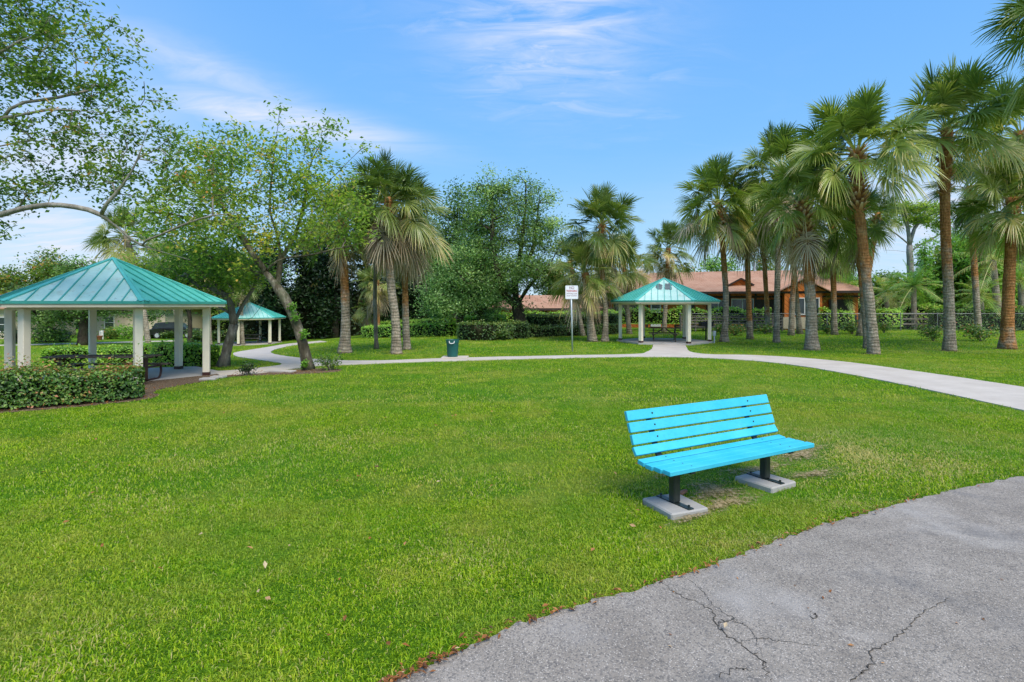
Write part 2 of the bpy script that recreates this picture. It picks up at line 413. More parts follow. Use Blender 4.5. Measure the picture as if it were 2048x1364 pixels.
    M['trim'] = m_paint('dark_brown_trim', (.030, .018, .012), .6, .3)
    n = NT('brown_shingle')
    c = n.coord('Object'); br = n.new('TexBrick', {'offset': .5}, Color1=(.36, .19, .115, 1), Color2=(.45, .25, .16, 1), Mortar=(.22, .11, .07, 1), Scale=1.0, Mortar_Size=.012, Brick_Width=.5, Row_Height=.17)
    mp = n.coord('Object', (1, 1.15, 1)); n.set(br.inputs[0], mp)
    a = n.noise(c, .9, 6, .65)
    col = n.mix(n.math('MULTIPLY', n.rng(a, .4, .7), .5), br.outputs[0], (.52, .34, .235))
    M['shingle'] = n.end(n.bsdf(col, .9, normal=n.bump(n.noise(c, 14, 4), .5, .02), spec=.15))
    M['glass'] = m_paint('dark_window_glass', (.03, .04, .045), .12, .2, dirtamt=0, spec=.8)
    M['beige'] = m_paint('beige_stucco', (.56, .47, .34), .85, .08, (.4, .33, .24), .3, 1.2, .2)
    M['terra'] = m_paint('terracotta', (.25, .09, .04), .8, .2)
    M['carpaint'] = m_paint('black_car_paint', (.010, .010, .012), .15, .1, dirtamt=0, spec=.8)
    M['tyre'] = m_paint('tyre_rubber', (.012, .012, .012), .8, .2)
    n = NT('bench_crack'); M['crack'] = n.end(n.bsdf((.075, .066, .054), .95, spec=.05))
materials()

# ------------------------------------------------------------------ camera, light, sky
cam = bpy.data.objects.new('camera', bpy.data.cameras.new('camera'))
COL.objects.link(cam)
cam.data.lens = 36 * F / 2048; cam.data.sensor_width = 36; cam.data.sensor_fit = 'HORIZONTAL'
cam.location = (0, 0, CAMZ); cam.rotation_euler = (PI / 2, 0, 0)
cam.data.shift_y = -(682 - HY) / 2048
cam.data.clip_end = 3000; cam.data.clip_start = .05
S.camera = cam
SUN_EL, SUN_ROT = math.radians(54), math.radians(152)     # behind the camera to the right
sd = Vector((math.sin(SUN_ROT) * math.cos(SUN_EL), math.cos(SUN_ROT) * math.cos(SUN_EL), math.sin(SUN_EL)))
L = bpy.data.lights.new('sun', 'SUN'); L.energy = 2.2; L.angle = math.radians(40); L.color = (1, .93, .82)
sun = bpy.data.objects.new('sun', L); COL.objects.link(sun)
sun.rotation_euler = (-sd).to_track_quat('-Z', 'Y').to_euler(); sun.location = (20, -20, 40)

def dirv(px, py):
    v = Vector(((px - CX) / F, 1, -(py - HY) / F)); v.normalize(); return v
def make_world():
    w = bpy.data.worlds.new('World'); S.world = w; w.use_nodes = True
    nt = w.node_tree; nt.nodes.clear()
    class W(NT):
        def __init__(s): s.nt = nt
    n = W()
    out = nt.nodes.new('ShaderNodeOutputWorld')
    sky = nt.nodes.new('ShaderNodeTexSky'); sky.sky_type = 'NISHITA'; sky.sun_disc = False
    sky.sun_elevation = SUN_EL; sky.sun_rotation = SUN_ROT; sky.air_density = 1.0; sky.dust_density = .6; sky.ozone_density = 1.6
    tc = nt.nodes.new('ShaderNodeTexCoord'); D = tc.outputs['Generated']
    sep = n.new('SeparateXYZ'); n.set(sep.inputs[0], D)
    zz = n.math('ADD', n.math('MAXIMUM', sep.outputs[2], 0.0), .18)
    cmb = n.new('CombineXYZ'); n.set(cmb.inputs[0], n.math('DIVIDE', sep.outputs[0], zz)); n.set(cmb.inputs[1], n.math('DIVIDE', sep.outputs[1], zz))
    pl = cmb.outputs[0]
    def mapped(scale, rot):
        m = nt.nodes.new('ShaderNodeMapping'); m.inputs['Scale'].default_value = scale; m.inputs['Rotation'].default_value = (0, 0, rot)
        nt.links.new(pl, m.inputs[0]); return m.outputs[0]
    def dot(v):
        d = nt.nodes.new('ShaderNodeVectorMath'); d.operation = 'DOT_PRODUCT'; nt.links.new(D, d.inputs[0]); d.inputs[1].default_value = v; return d.outputs['Value']
    def gauss(x, wd):
        q = n.math('DIVIDE', x, wd); return n.math('POWER', math.e, n.math('MULTIPLY', n.math('MULTIPLY', q, q), -1.0))
    def streak(p0, p1, wd):
        a, b = dirv(*p0), dirv(*p1); nr = a.cross(b).normalized(); c = (a + b).normalized(); al = nr.cross(c).normalized()
        half = math.acos(max(-1, min(1, a.dot(b)))) / 2
        return n.math('MULTIPLY', gauss(dot(nr), wd), gauss(dot(al), max(half, .02)))
    wisp = n.noise(mapped((1.3, 4.6, 1), -.35), 2.3, 10, .64, .7)
    wisp2 = n.noise(mapped((1.5, 3.0, 1), .5), 2.6, 8, .60, .8)
    soft = n.noise(mapped((.6, 1.5, 1), -.5), .9, 5, .5, .4)
    # one high cirrus patch, a long streak to the left and thin veils low down
    c1 = n.math('MULTIPLY', streak((900, -20), (1280, 60), .12), n.rng(wisp, .36, .70, 0, .95))
    c1b = n.math('MULTIPLY', streak((850, 60), (1330, 130), .10), n.rng(wisp2, .5, .70, 0, .75))
    c2 = n.math('MULTIPLY', streak((320, 190), (800, 285), .026), n.rng(wisp, .28, .62, .3, 1.15))
    c2b = n.math('MULTIPLY', streak((120, 20), (660, 250), .035), n.rng(wisp2, .3, .7, .15, .6))
    c3 = n.math('MULTIPLY', streak((-200, 330), (420, 300), .16), n.rng(soft, .3, .7, .25, .9))
    c4 = n.math('MULTIPLY', streak((1500, 440), (2300, 400), .075), n.rng(wisp, .3, .65, .2, .9))
    c5 = n.math('MULTIPLY', streak((-100, 480), (300, 470), .08), n.rng(wisp, .3, .65, .2, .9))
    tot = c1
    for c in (c1b, c2, c2b, c3, c4, c5): tot = n.math('MAXIMUM', tot, c)
    veil = n.math('MULTIPLY', n.rng(sep.outputs[2], .0, .22, 1, 0), .22)
    hz = n.math('ADD', tot, n.math('MULTIPLY', veil, n.rng(soft, .3, .7, .4, 1.0)), True)
    grad = n.ramp(n.math('MAXIMUM', sep.outputs[2], 0.0), [(0, (.56, .78, .97)), (.1, (.36, .67, .99)), (.27, (.215, .54, 1.0)), (.5, (.155, .45, 1.0)), (1, (.10, .34, .95))])
    gs = n.mix(1.0, grad, (10 / 2.06,) * 3, 'MULTIPLY')
    gs = n.mix(.9, sky.outputs[0], gs)
    col = n.mix(hz, gs, CLOUD)
    bg = nt.nodes.new('ShaderNodeBackground'); nt.links.new(col, bg.inputs[0]); bg.inputs[1].default_value = SKY_STR
    nt.links.new(bg.outputs[0], out.inputs[0])
CLOUD, SKY_STR = (3.9, 4.15, 4.8), .10
make_world()
S.view_settings.view_transform = 'Standard'; S.view_settings.look = 'None'; S.view_settings.exposure = 1.08; S.view_settings.gamma = 1
S.render.engine = 'CYCLES'
S.cycles.max_bounces = 8; S.cycles.transparent_max_bounces = 8; S.cycles.diffuse_bounces = 4; S.cycles.glossy_bounces = 2; S.cycles.transmission_bounces = 4
S.cycles.use_adaptive_sampling = True; S.cycles.adaptive_threshold = .02
try: S.cycles.use_denoising = True; S.cycles.denoiser = 'OPENIMAGEDENOISE'
except Exception: pass

# ------------------------------------------------------------------ ground
def cat_rom(p, k=6):
    p = np.asarray(p, float); q = np.vstack([2 * p[0] - p[1], p, 2 * p[-1] - p[-2]]); out = []
    for i in range(1, len(q) - 2):
        for t in np.arange(k) / k:
            out.append(.5 * ((2 * q[i]) + (-q[i - 1] + q[i + 1]) * t + (2 * q[i - 1] - 5 * q[i] + 4 * q[i + 1] - q[i + 2]) * t * t + (-q[i - 1] + 3 * q[i] - 3 * q[i + 1] + q[i + 2]) * t ** 3))
    return np.vstack(out + [p[-1]])
def inside(poly, X, Y):
    r = np.zeros(X.shape, bool); n = len(poly); j = n - 1
    for i in range(n):
        xi, yi = poly[i][:2]; xj, yj = poly[j][:2]
        c = ((yi > Y) != (yj > Y)) & (X < (xj - xi) * (Y - yi) / (yj - yi + 1e-12) + xi)
        r ^= c; j = i
    return r
def sheet(name, outline, dz, mat, step=1.0, skirt=.12):
    outline = np.asarray(outline)[:, :2]
    x0, y0 = outline.min(0); x1, y1 = outline.max(0)
    gx, gy = np.meshgrid(np.arange(x0, x1, step), np.arange(y0, y1, step))
    m = inside(outline, gx, gy)
    ip = np.stack([gx[m], gy[m]], 1)
    pts = [Vector(p) for p in np.vstack([outline, ip])]
    k = len(outline)
    v, e, f, *_ = delaunay_2d_cdt(pts, [(i, (i + 1) % k) for i in range(k)], [], 1, 1e-5)
    v = np.array([tuple(p) for p in v])
    mb = MB()
    z = H(v[:, 0], v[:, 1]) + dz
    mb.add(np.column_stack([v, z]), t=[tuple(x) for x in f if len(x) == 3])
    top = np.column_stack([outline, H(outline[:, 0], outline[:, 1]) + dz]); bot = top - (0, 0, skirt)
    q = [(i, (i + 1) % k, k + (i + 1) % k, k + i) for i in range(k)]
    mb.add(np.vstack([top, bot]), q)
    return tag(mb.build(name, mat), kind='structure')

ax = np.unique(np.concatenate([np.linspace(-600, -70, 12), np.arange(-70, 71, 1.5), np.linspace(70, 600, 12)]))
ay = np.unique(np.concatenate([np.linspace(-60, -6, 6), np.arange(-6, 80, 1.5), np.linspace(80, 900, 14)]))
X, Y = np.meshgrid(ax, ay)
V = np.stack([X, Y, H(X, Y)], -1).reshape(-1, 3)
i, j = np.meshgrid(np.arange(len(ay) - 1), np.arange(len(ax) - 1), indexing='ij')
w_ = len(ax)
Q = np.stack([i * w_ + j, i * w_ + j + 1, (i + 1) * w_ + j + 1, (i + 1) * w_ + j], -1).reshape(-1, 4)
tag(MB().add(V, Q).build('lawn', M['turf'], smooth=True), kind='structure')

pxl = lambda L: [G(*p) for p in L]
near = pxl([(2048, 823), (1930, 797), (1819, 773), (1700, 750), (1600, 733), (1500, 722), (1400, 716.5), (1280, 714.5), (1150, 716.5), (1000, 720), (930, 722), (719, 729.5), (632, 733), (569, 741), (512, 748.5), (440, 752)])
left_out = pxl([(425, 744), (490, 739.5), (564, 729.5), (520, 721), (477, 714.5), (466, 709), (475, 704.5), (505, 699.5), (559, 690.5), (592, 686.3), (640, 682)])
back = pxl([(655, 684), (594, 690.5), (560, 697), (542, 703.5), (546, 708), (559, 711), (594, 716), (669, 721.2), (760, 722), (880, 717.8), (1000, 714.5), (1150, 711.5), (1270, 709), (1292, 705), (1303, 699), (1306, 690)])
back2 = pxl([(1371, 690), (1374, 698), (1383, 705), (1420, 709.5), (1500, 711), (1600, 716.5), (1700, 726), (1819, 742), (1930, 758), (2048, 776)])
ext = [np.array([16.5, 11.2, 0]), np.array([22, 8.5, 0]), np.array([21.2, 5.4, 0]), np.array([15, 8.4, 0])]
path_poly = np.vstack([cat_rom(near), cat_rom(left_out), cat_rom(back), cat_rom(back2), [ (16.8, 12.3, 0), (23, 9.2, 0), (22, 6.3, 0), (13, 9.9, 0)]])
path_poly = path_poly + np.column_stack([rng.normal(0, .012, (len(path_poly), 2)), np.zeros(len(path_poly))])
sheet('footpath', path_poly, .03, M['concrete'])
edge = pxl([(700, 1420), (800, 1362), (860, 1335), (1000, 1270), (1160, 1215), (1330, 1166), (1480, 1112), (1600, 1068), (1700, 1038), (1800, 1010), (1920, 980), (2048, 955)])
edge = cat_rom(edge, 14)
edge[:, :2] += rng.normal(0, .016, (len(edge), 2)) + .015 * np.sin(np.arange(len(edge)) * .31)[:, None]
asph = np.vstack([[(-2.2, .8, 0), (-1.6, 1.8, 0)], edge, [(9.5, 8.2, 0), (14, 9.6, 0), (17, 4.0, 0), (12, -3, 0), (-2, -3, 0)]])
sheet('asphalt_path', asph, .02, M['asphalt'], .6)

# sidewalk on the far left in front of the houses
fl = [P(-140, 690, 50), P(60, 688, 50)]
def strip(name, a, b, w, mat, dz=.03):
    a, b = np.array(a, float), np.array(b, float); d = (b - a)[:2]; d /= np.linalg.norm(d); nn = np.array([-d[1], d[0]]) * w / 2
    pts = [(*(a[:2] + nn), 0), (*(a[:2] - nn), 0), (*(b[:2] - nn), 0), (*(b[:2] + nn), 0)]
    n_ = 20
    l = [np.array(pts[1]) * (1 - t) + np.array(pts[2]) * t for t in np.linspace(0, 1, n_)]
    r = [np.array(pts[3]) * (1 - t) + np.array(pts[0]) * t for t in np.linspace(0, 1, n_)]
    return sheet(name, np.vstack([l, r]), dz, mat, 2.0)
strip('sidewalk', G(-300, 697), G(350, 682), 1.5, M['concrete'])

# ------------------------------------------------------------------ vegetation tools
def unit(v): return v / (np.linalg.norm(v, axis=-1, keepdims=True) + 1e-9)
def leaves(mb, C, size, tint, up=.6, aspect=.5, fold=.18, out=None):
    n = len(C)
    nr = rng.normal(size=(n, 3)); nr[:, 2] = np.abs(nr[:, 2]) + up
    if out is not None: nr = nr * .7 + out
    nr = unit(nr)
    a = unit(np.cross(nr, rng.normal(size=(n, 3)))); b = np.cross(nr, a)
    s = (size * rng.uniform(.65, 1.35, n))[:, None]
    v = np.stack([C - a * s * .5, C + b * s * aspect * .5 + nr * s * fold * .5, C + a * s * .5, C - b * s * aspect * .5 + nr * s * fold * .5], 1).reshape(-1, 3)
    q = np.arange(n * 4).reshape(-1, 4)
    mb.add(v, q, tint=np.repeat(np.broadcast_to(tint, (n,)), 4))

def grow(limbs, targets, step=.4, curl=.12, droop=0.0):
    """limbs: polylines (first one from the root); targets are joined to the nearest skeleton point."""
    pos = []; par = []; chains = []
    for li, pl in enumerate(limbs):
        pl = cat_rom(pl, 5); d = np.linalg.norm(np.diff(pl, axis=0), axis=1); t = np.concatenate([[0], np.cumsum(d)])
        k = max(2, int(t[-1] / step)); tt = np.linspace(0, t[-1], k)
        pl = np.stack([np.interp(tt, t, pl[:, c]) for c in range(3)], 1)
        if li == 0: prev = -1
        else:
            A = np.array(pos); prev = int(np.argmin(((A - pl[0]) ** 2).sum(1))); pl = pl[1:]
        ch = [prev] if prev >= 0 else []
        for p in pl: pos.append(p); par.append(prev); prev = len(pos) - 1; ch.append(prev)
        chains.append(ch)
    nl = len(chains)
    A = np.array(pos)
    dd = np.array([((A - t) ** 2).sum(1).min() for t in targets])
    buf = np.zeros((len(A) + len(targets) * 14, 3)); buf[:len(A)] = A; na = len(A)
    for ti in np.argsort(dd):
        t = targets[ti]; df = buf[:na] - t
        d = np.sqrt((df ** 2).sum(1)) + .7 * np.maximum(0, df[:, 2])
        k0 = int(np.argmin(d)); p0 = buf[k0]; Ld = np.linalg.norm(t - p0)
        k = int(min(12, max(2, Ld / step)))
        side = rng.normal(size=3) * curl * Ld
        ch = [k0]; prev = k0
        for u in np.linspace(0, 1, k + 1)[1:]:
            p = p0 + (t - p0) * u + side * math.sin(PI * u) + np.array([0, 0, .10 * Ld * math.sin(PI * u)]) - np.array([0, 0, droop * Ld * u * u])
            buf[na] = p; par.append(prev); prev = na; ch.append(na); na += 1
        chains.append(ch)
    return buf[:na], np.array(par), chains, nl
def wood(mb, pos, par, chains, r0, rmin=.008, ex=.56, n0=9, n1=5, flare=1.5):
    cnt = np.zeros(len(pos)); tips = [c[-1] for c in chains]
    for t in tips: cnt[t] += 1
    for k in range(len(pos) - 1, 0, -1):
        if par[k] >= 0: cnt[par[k]] += cnt[k]
    r = np.maximum(rmin, r0 * (cnt / cnt[0]) ** ex)
    for ci, ch in enumerate(chains):
        if len(ch) < 2: continue
        rr = r[ch].copy()
        if ci: rr[0] = min(rr[0], rr[1] * 1.15)
        if ci == 0:
            z = pos[ch][:, 2] - pos[ch[0]][2]; rr *= 1 + (flare - 1) * np.exp(-z / (r0 * 1.6))
        mb.tube(pos[ch], rr, n0 if rr[0] > r0 * .3 else n1, cap=True, jit=.08 if rr[0] > .06 else 0)
    return r
def lobes(L, n):
    """random points in a list of ellipsoids (centre, radii), biased outward"""
    vol = np.array([np.prod(r) for c, r in L]); k = rng.choice(len(L), n, p=vol / vol.sum())
    u = unit(rng.normal(size=(n, 3))) * (rng.uniform(0, 1, n) ** .45)[:, None]
    C = np.array([c for c, r in L]); R = np.array([r for c, r in L])
    return C[k] + u * R[k]
def broadleaf(name, label, cat, limbs, L, nt, nleaf, size, mat, bark, r0, spread=.35, step=.4, tone=(.45, .22), group=None, droop=0.0, flat=.7, aspect=.5, along=.5, extra=None, part='crown', up=.6, ex=.56):
    limbs = [np.asarray(l, float) for l in limbs]
    t = thing(name, limbs[0][0], label, cat, group)
    targets = lobes(L, nt)
    if extra is not None: targets = np.vstack([targets, extra])
    pos, par, ch, nl = grow(limbs, targets, step, droop=droop)
    w = MB(); r = wood(w, pos, par, ch, r0, ex=ex); w.build('trunk', bark, t, smooth=True)
    lf = MB(); tips = ch[nl:]; per = max(1, int(nleaf / max(1, len(tips))))
    Cs = []; Ts = []
    for c in tips:
        pp = pos[c]; k = max(1, int(per * rng.uniform(.35, 1.65)))
        u = 1 - (rng.uniform(0, 1, k) ** 1.5) * along; idx = u * (len(pp) - 1); a = idx.astype(int); b = np.minimum(a + 1, len(pp) - 1); fr = (idx - a)[:, None]
        base = pp[a] * (1 - fr) + pp[b] * fr
        off = rng.normal(size=(k, 3)) * spread * (1, 1, flat)
        Cs.append(base + off); Ts.append(np.clip(rng.normal(tone[0] + rng.normal(0, tone[1] * .7), tone[1] * .6, k), 0, 1))
    leaves(lf, np.concatenate(Cs), size, np.concatenate(Ts), aspect=aspect, up=up)
    lf.build(part, mat, t)
    return t

def fan_leaf(mb, c, d0, Lp, B, g, tint, nseg=34, dr=.42, petiole=True):
    z = np.array([0, 0, 1.0])
    s = np.linspace(0, 1, 5)[:, None]
    pet = c + d0 * Lp * s - z * g * Lp * s ** 2
    d1 = unit(d0 - z * 2 * g); side = np.cross(d1, z)
    if np.linalg.norm(side) < .1: side = np.array([1.0, 0, 0])
    side = unit(side); roll = rng.normal(0, .6); upv = np.cross(side, d1)
    side = side * math.cos(roll) + upv * math.sin(roll); upv = np.cross(side, d1)
    if petiole:
        w = np.array([.035, .03, .026, .022, .02])[:, None] * side
        v = np.stack([pet - w, pet + w], 1).reshape(-1, 3)
        mb.add(v, [(2 * k, 2 * k + 1, 2 * k + 3, 2 * k + 2) for k in range(4)], tint=min(1, tint + .25))
    th = np.linspace(-2.5, 2.5, nseg) + rng.normal(0, .03, nseg)
    ct, st = np.cos(th)[:, None], np.sin(th)[:, None]
    dr_ = dr * rng.uniform(.7, 1.35, (nseg, 1))
    dirs = unit(ct * d1 + st * side + upv * .28 * np.abs(st))
    Ls = B * (.78 + .22 * ct) * rng.uniform(.9, 1.1, (nseg, 1))
    o = pet[-1] + d1 * .28 * B * np.maximum(0, ct)
    tw = unit(-st * d1 + ct * side) + upv * .35 * rng.normal(size=(nseg, 1))
    rr = [.04, .40, .72, 1.0]; ww = [.45, 1.15, .8, .10]
    rows = []
    for r_, w_ in zip(rr, ww):
        p = o + dirs * r_ * Ls - z * dr_ * Ls * r_ ** 2.3
        hw = tw * (B * .0215 * w_)
        rows += [p - hw, p + hw]
    V = np.stack(rows, 1).reshape(-1, 3); b = np.arange(nseg)[:, None] * 8
    q = np.concatenate([b + np.array([0, 1, 3, 2]), b + np.array([2, 3, 5, 4]), b + np.array([4, 5, 7, 6])])
    tt = np.clip(tint + rng.normal(0, .08, (nseg, 1)) + np.array([0, 0, 0, 0, .08, .08, .30, .30]), 0, 1)  # outer ends tinted lighter, a highlight put into the frond colour
    mb.add(V, q, tint=tt.ravel())

def sabal(base, top, R, r, label, mat='sabal', n=36, mid=None, dead=0, boots=0, org=.5, group='cabbage palms in the park', low=-50, flare=1.45, hi=85, deadlow=(-62, -86), tone=.42, seg=54, name='cabbage_palm'):
    base = np.asarray(base, float); top = np.asarray(top, float)
    t = thing(name, base, label, 'palm tree', group)
    pts = cat_rom(np.array([base - (0, 0, .1)] + ([np.asarray(m, float) for m in (mid or [])]) + [top]), 14 if not mid else 9)
    h = (pts[:, 2] - base[2]); Ht = top[2] - base[2]; u = h / Ht
    rad = r * (1 + (flare - 1) * np.exp(-np.maximum(0, h) / (r * 2.2))) * (1.04 - .14 * u)
    rad *= 1 + rng.normal(0, .02, len(pts))
    up = u > 1 - .12 - .1 * (boots > 0)
    rad[up] *= 1.22
    tint = .12 + sst(org - .30, org + .18, u) * .85
    mb = MB(); mb.tube(pts, rad, 14, tint=tint, jit=.05); mb.build('trunk', M['palm_bark'], t, smooth=True)
    if boots:
        bm_ = MB(); k0 = int(boots)
        for k in range(k0):
            uu = 1 - (.30 if boots > 30 else .2) * (k / k0) ** 1.0 - .01
            p = np.array([np.interp(uu, u, pts[:, c]) for c in range(3)]); a = k * 2.4
            d = np.array([math.cos(a), math.sin(a), rng.uniform(.5, 1.3)]); d /= np.linalg.norm(d)
            rr = np.interp(uu, u, rad)
            s0 = p + np.array([math.cos(a), math.sin(a), 0]) * rr * .8
            ln = rng.uniform(.22, .5)
            tg = np.array([-math.sin(a), math.cos(a), 0])
            bm_.add([s0 - tg * .09, s0 + tg * .09, s0 + d * ln + tg * .05, s0 + d * ln - tg * .05,
                     s0 - tg * .07 + (0, 0, .05), s0 + tg * .07 + (0, 0, .05), s0 + d * ln + tg * .03 + (0, 0, .03), s0 + d * ln - tg * .03 + (0, 0, .03)],
                    [(0, 1, 2, 3), (4, 7, 6, 5), (0, 4, 5, 1), (2, 6, 7, 3), (1, 5, 6, 2), (0, 3, 7, 4)], tint=np.clip(np.array([.2, .2, 1, 1, .3, .3, 1, 1]) + rng.normal(0, .2), 0, 1))
        bm_.build('frond_stubs', M['stub'], t)
    s = R / 2.35
    cr = MB()
    n = int(n * 1.15)
    for k in range(n):
        f = (k + .5) / n; az = k * 2.39996 + rng.normal(0, .25)
        el = math.radians(hi - (hi - low) * f ** .9 + rng.normal(0, 12))
        d0 = np.array([math.cos(az) * math.cos(el), math.sin(az) * math.cos(el), math.sin(el)])
        c = top + np.array([0, 0, -.25 * f]) + np.array([math.cos(az), math.sin(az), 0]) * r * .4
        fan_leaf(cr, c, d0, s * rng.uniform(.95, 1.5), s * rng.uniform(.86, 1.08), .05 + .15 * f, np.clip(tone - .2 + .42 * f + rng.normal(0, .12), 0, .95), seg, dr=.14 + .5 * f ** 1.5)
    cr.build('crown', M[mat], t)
    if dead:
        dm = MB()
        for k in range(dead):
            az = k * 2.39996 + rng.normal(0, .3); el = math.radians(rng.uniform(deadlow[1], deadlow[0]))
            d0 = np.array([math.cos(az) * math.cos(el), math.sin(az) * math.cos(el), math.sin(el)])
            c = top + np.array([math.cos(az), math.sin(az), 0]) * r * .9 + (0, 0, -.2 - rng.uniform(0, .3))
            fan_leaf(dm, c, d0, s * rng.uniform(1.0, 1.5), s * rng.uniform(.85, 1.15), .10, np.clip(rng.normal(.6, .25), 0, 1), 26, dr=.6)
        dm.build('dead_fronds', M['dead'], t)
    return t

def feather(mb, c, az, el, Lf, sag, tint, npair=34, ll=.55, hang=.5):
    z = np.array([0, 0, 1.0]); s = np.linspace(0, 1, npair)
    d0 = np.array([math.cos(az) * math.cos(el), math.sin(az) * math.cos(el), math.sin(el)])
    R = c + d0 * (Lf * s)[:, None] - z * (sag * Lf * s ** 2.2)[:, None]
    tg = unit(np.gradient(R, axis=0)); side = unit(np.cross(tg, z)); upv = np.cross(side, tg)
    mb.tube(R[::3], np.linspace(.035, .006, len(R[::3])), 4, tint=min(1, tint + .3))
    for sg in (-1, 1):
        d = unit(side * sg + tg * .55 + upv * rng.uniform(-.1, .35, (npair, 1)))
        Ln = (ll * (np.sin(PI * (.12 + .85 * s))) ** .6 * rng.uniform(.85, 1.1, npair))[:, None]
        m = R + d * Ln * .55 - z * hang * Ln * .2; e = R + d * Ln - z * hang * Ln * .75
        w = tg * .022
        V = np.stack([R - w * .6, R + w * .6, m - w, m + w, e - w * .15, e + w * .15], 1).reshape(-1, 3); b = np.arange(npair)[:, None] * 6
        mb.add(V, np.concatenate([b + np.array([0, 1, 3, 2]), b + np.array([2, 3, 5, 4])]), tint=np.clip(np.repeat(tint + rng.normal(0, .1, npair), 6), 0, 1))
def feather_palm(base, top, r, Lf, n, label, tone=.5, low=-35, group='feather palms beyond the fence', name='feather_palm', hang=.5, sag=.45, stems=None):
    base = np.asarray(base, float); top = np.asarray(top, float)
    t = thing(name, base, label, 'palm tree', group)
    mb = MB()
    for (b, tp, rr) in [(base, top, r)] + (stems or []):
        b = np.asarray(b, float); tp = np.asarray(tp, float)
        pts = cat_rom(np.array([b - (0, 0, .1), (b + tp) / 2 + rng.normal(0, .08, 3), tp]), 8)
        mb.tube(pts, np.linspace(rr * 1.2, rr * .85, len(pts)), 10, tint=np.linspace(0, .25, len(pts)))
    mb.build('trunk', M['palm_bark'], t, smooth=True)
    cr = MB()
    for (b, tp, rr) in [(base, top, r)] + (stems or []):
        for k in range(n):
            f = (k + .5) / n; el = math.radians(82 - (82 - low) * f + rng.normal(0, 6))
            feather(cr, np.asarray(tp, float), k * 2.39996 + rng.normal(0, .2), el, Lf * rng.uniform(.85, 1.1), sag * (.6 + .6 * f), np.clip(tone + .25 * f + rng.normal(0, .1), 0, 1), hang=hang)
    cr.build('crown', M['pinnate'], t)
    return t

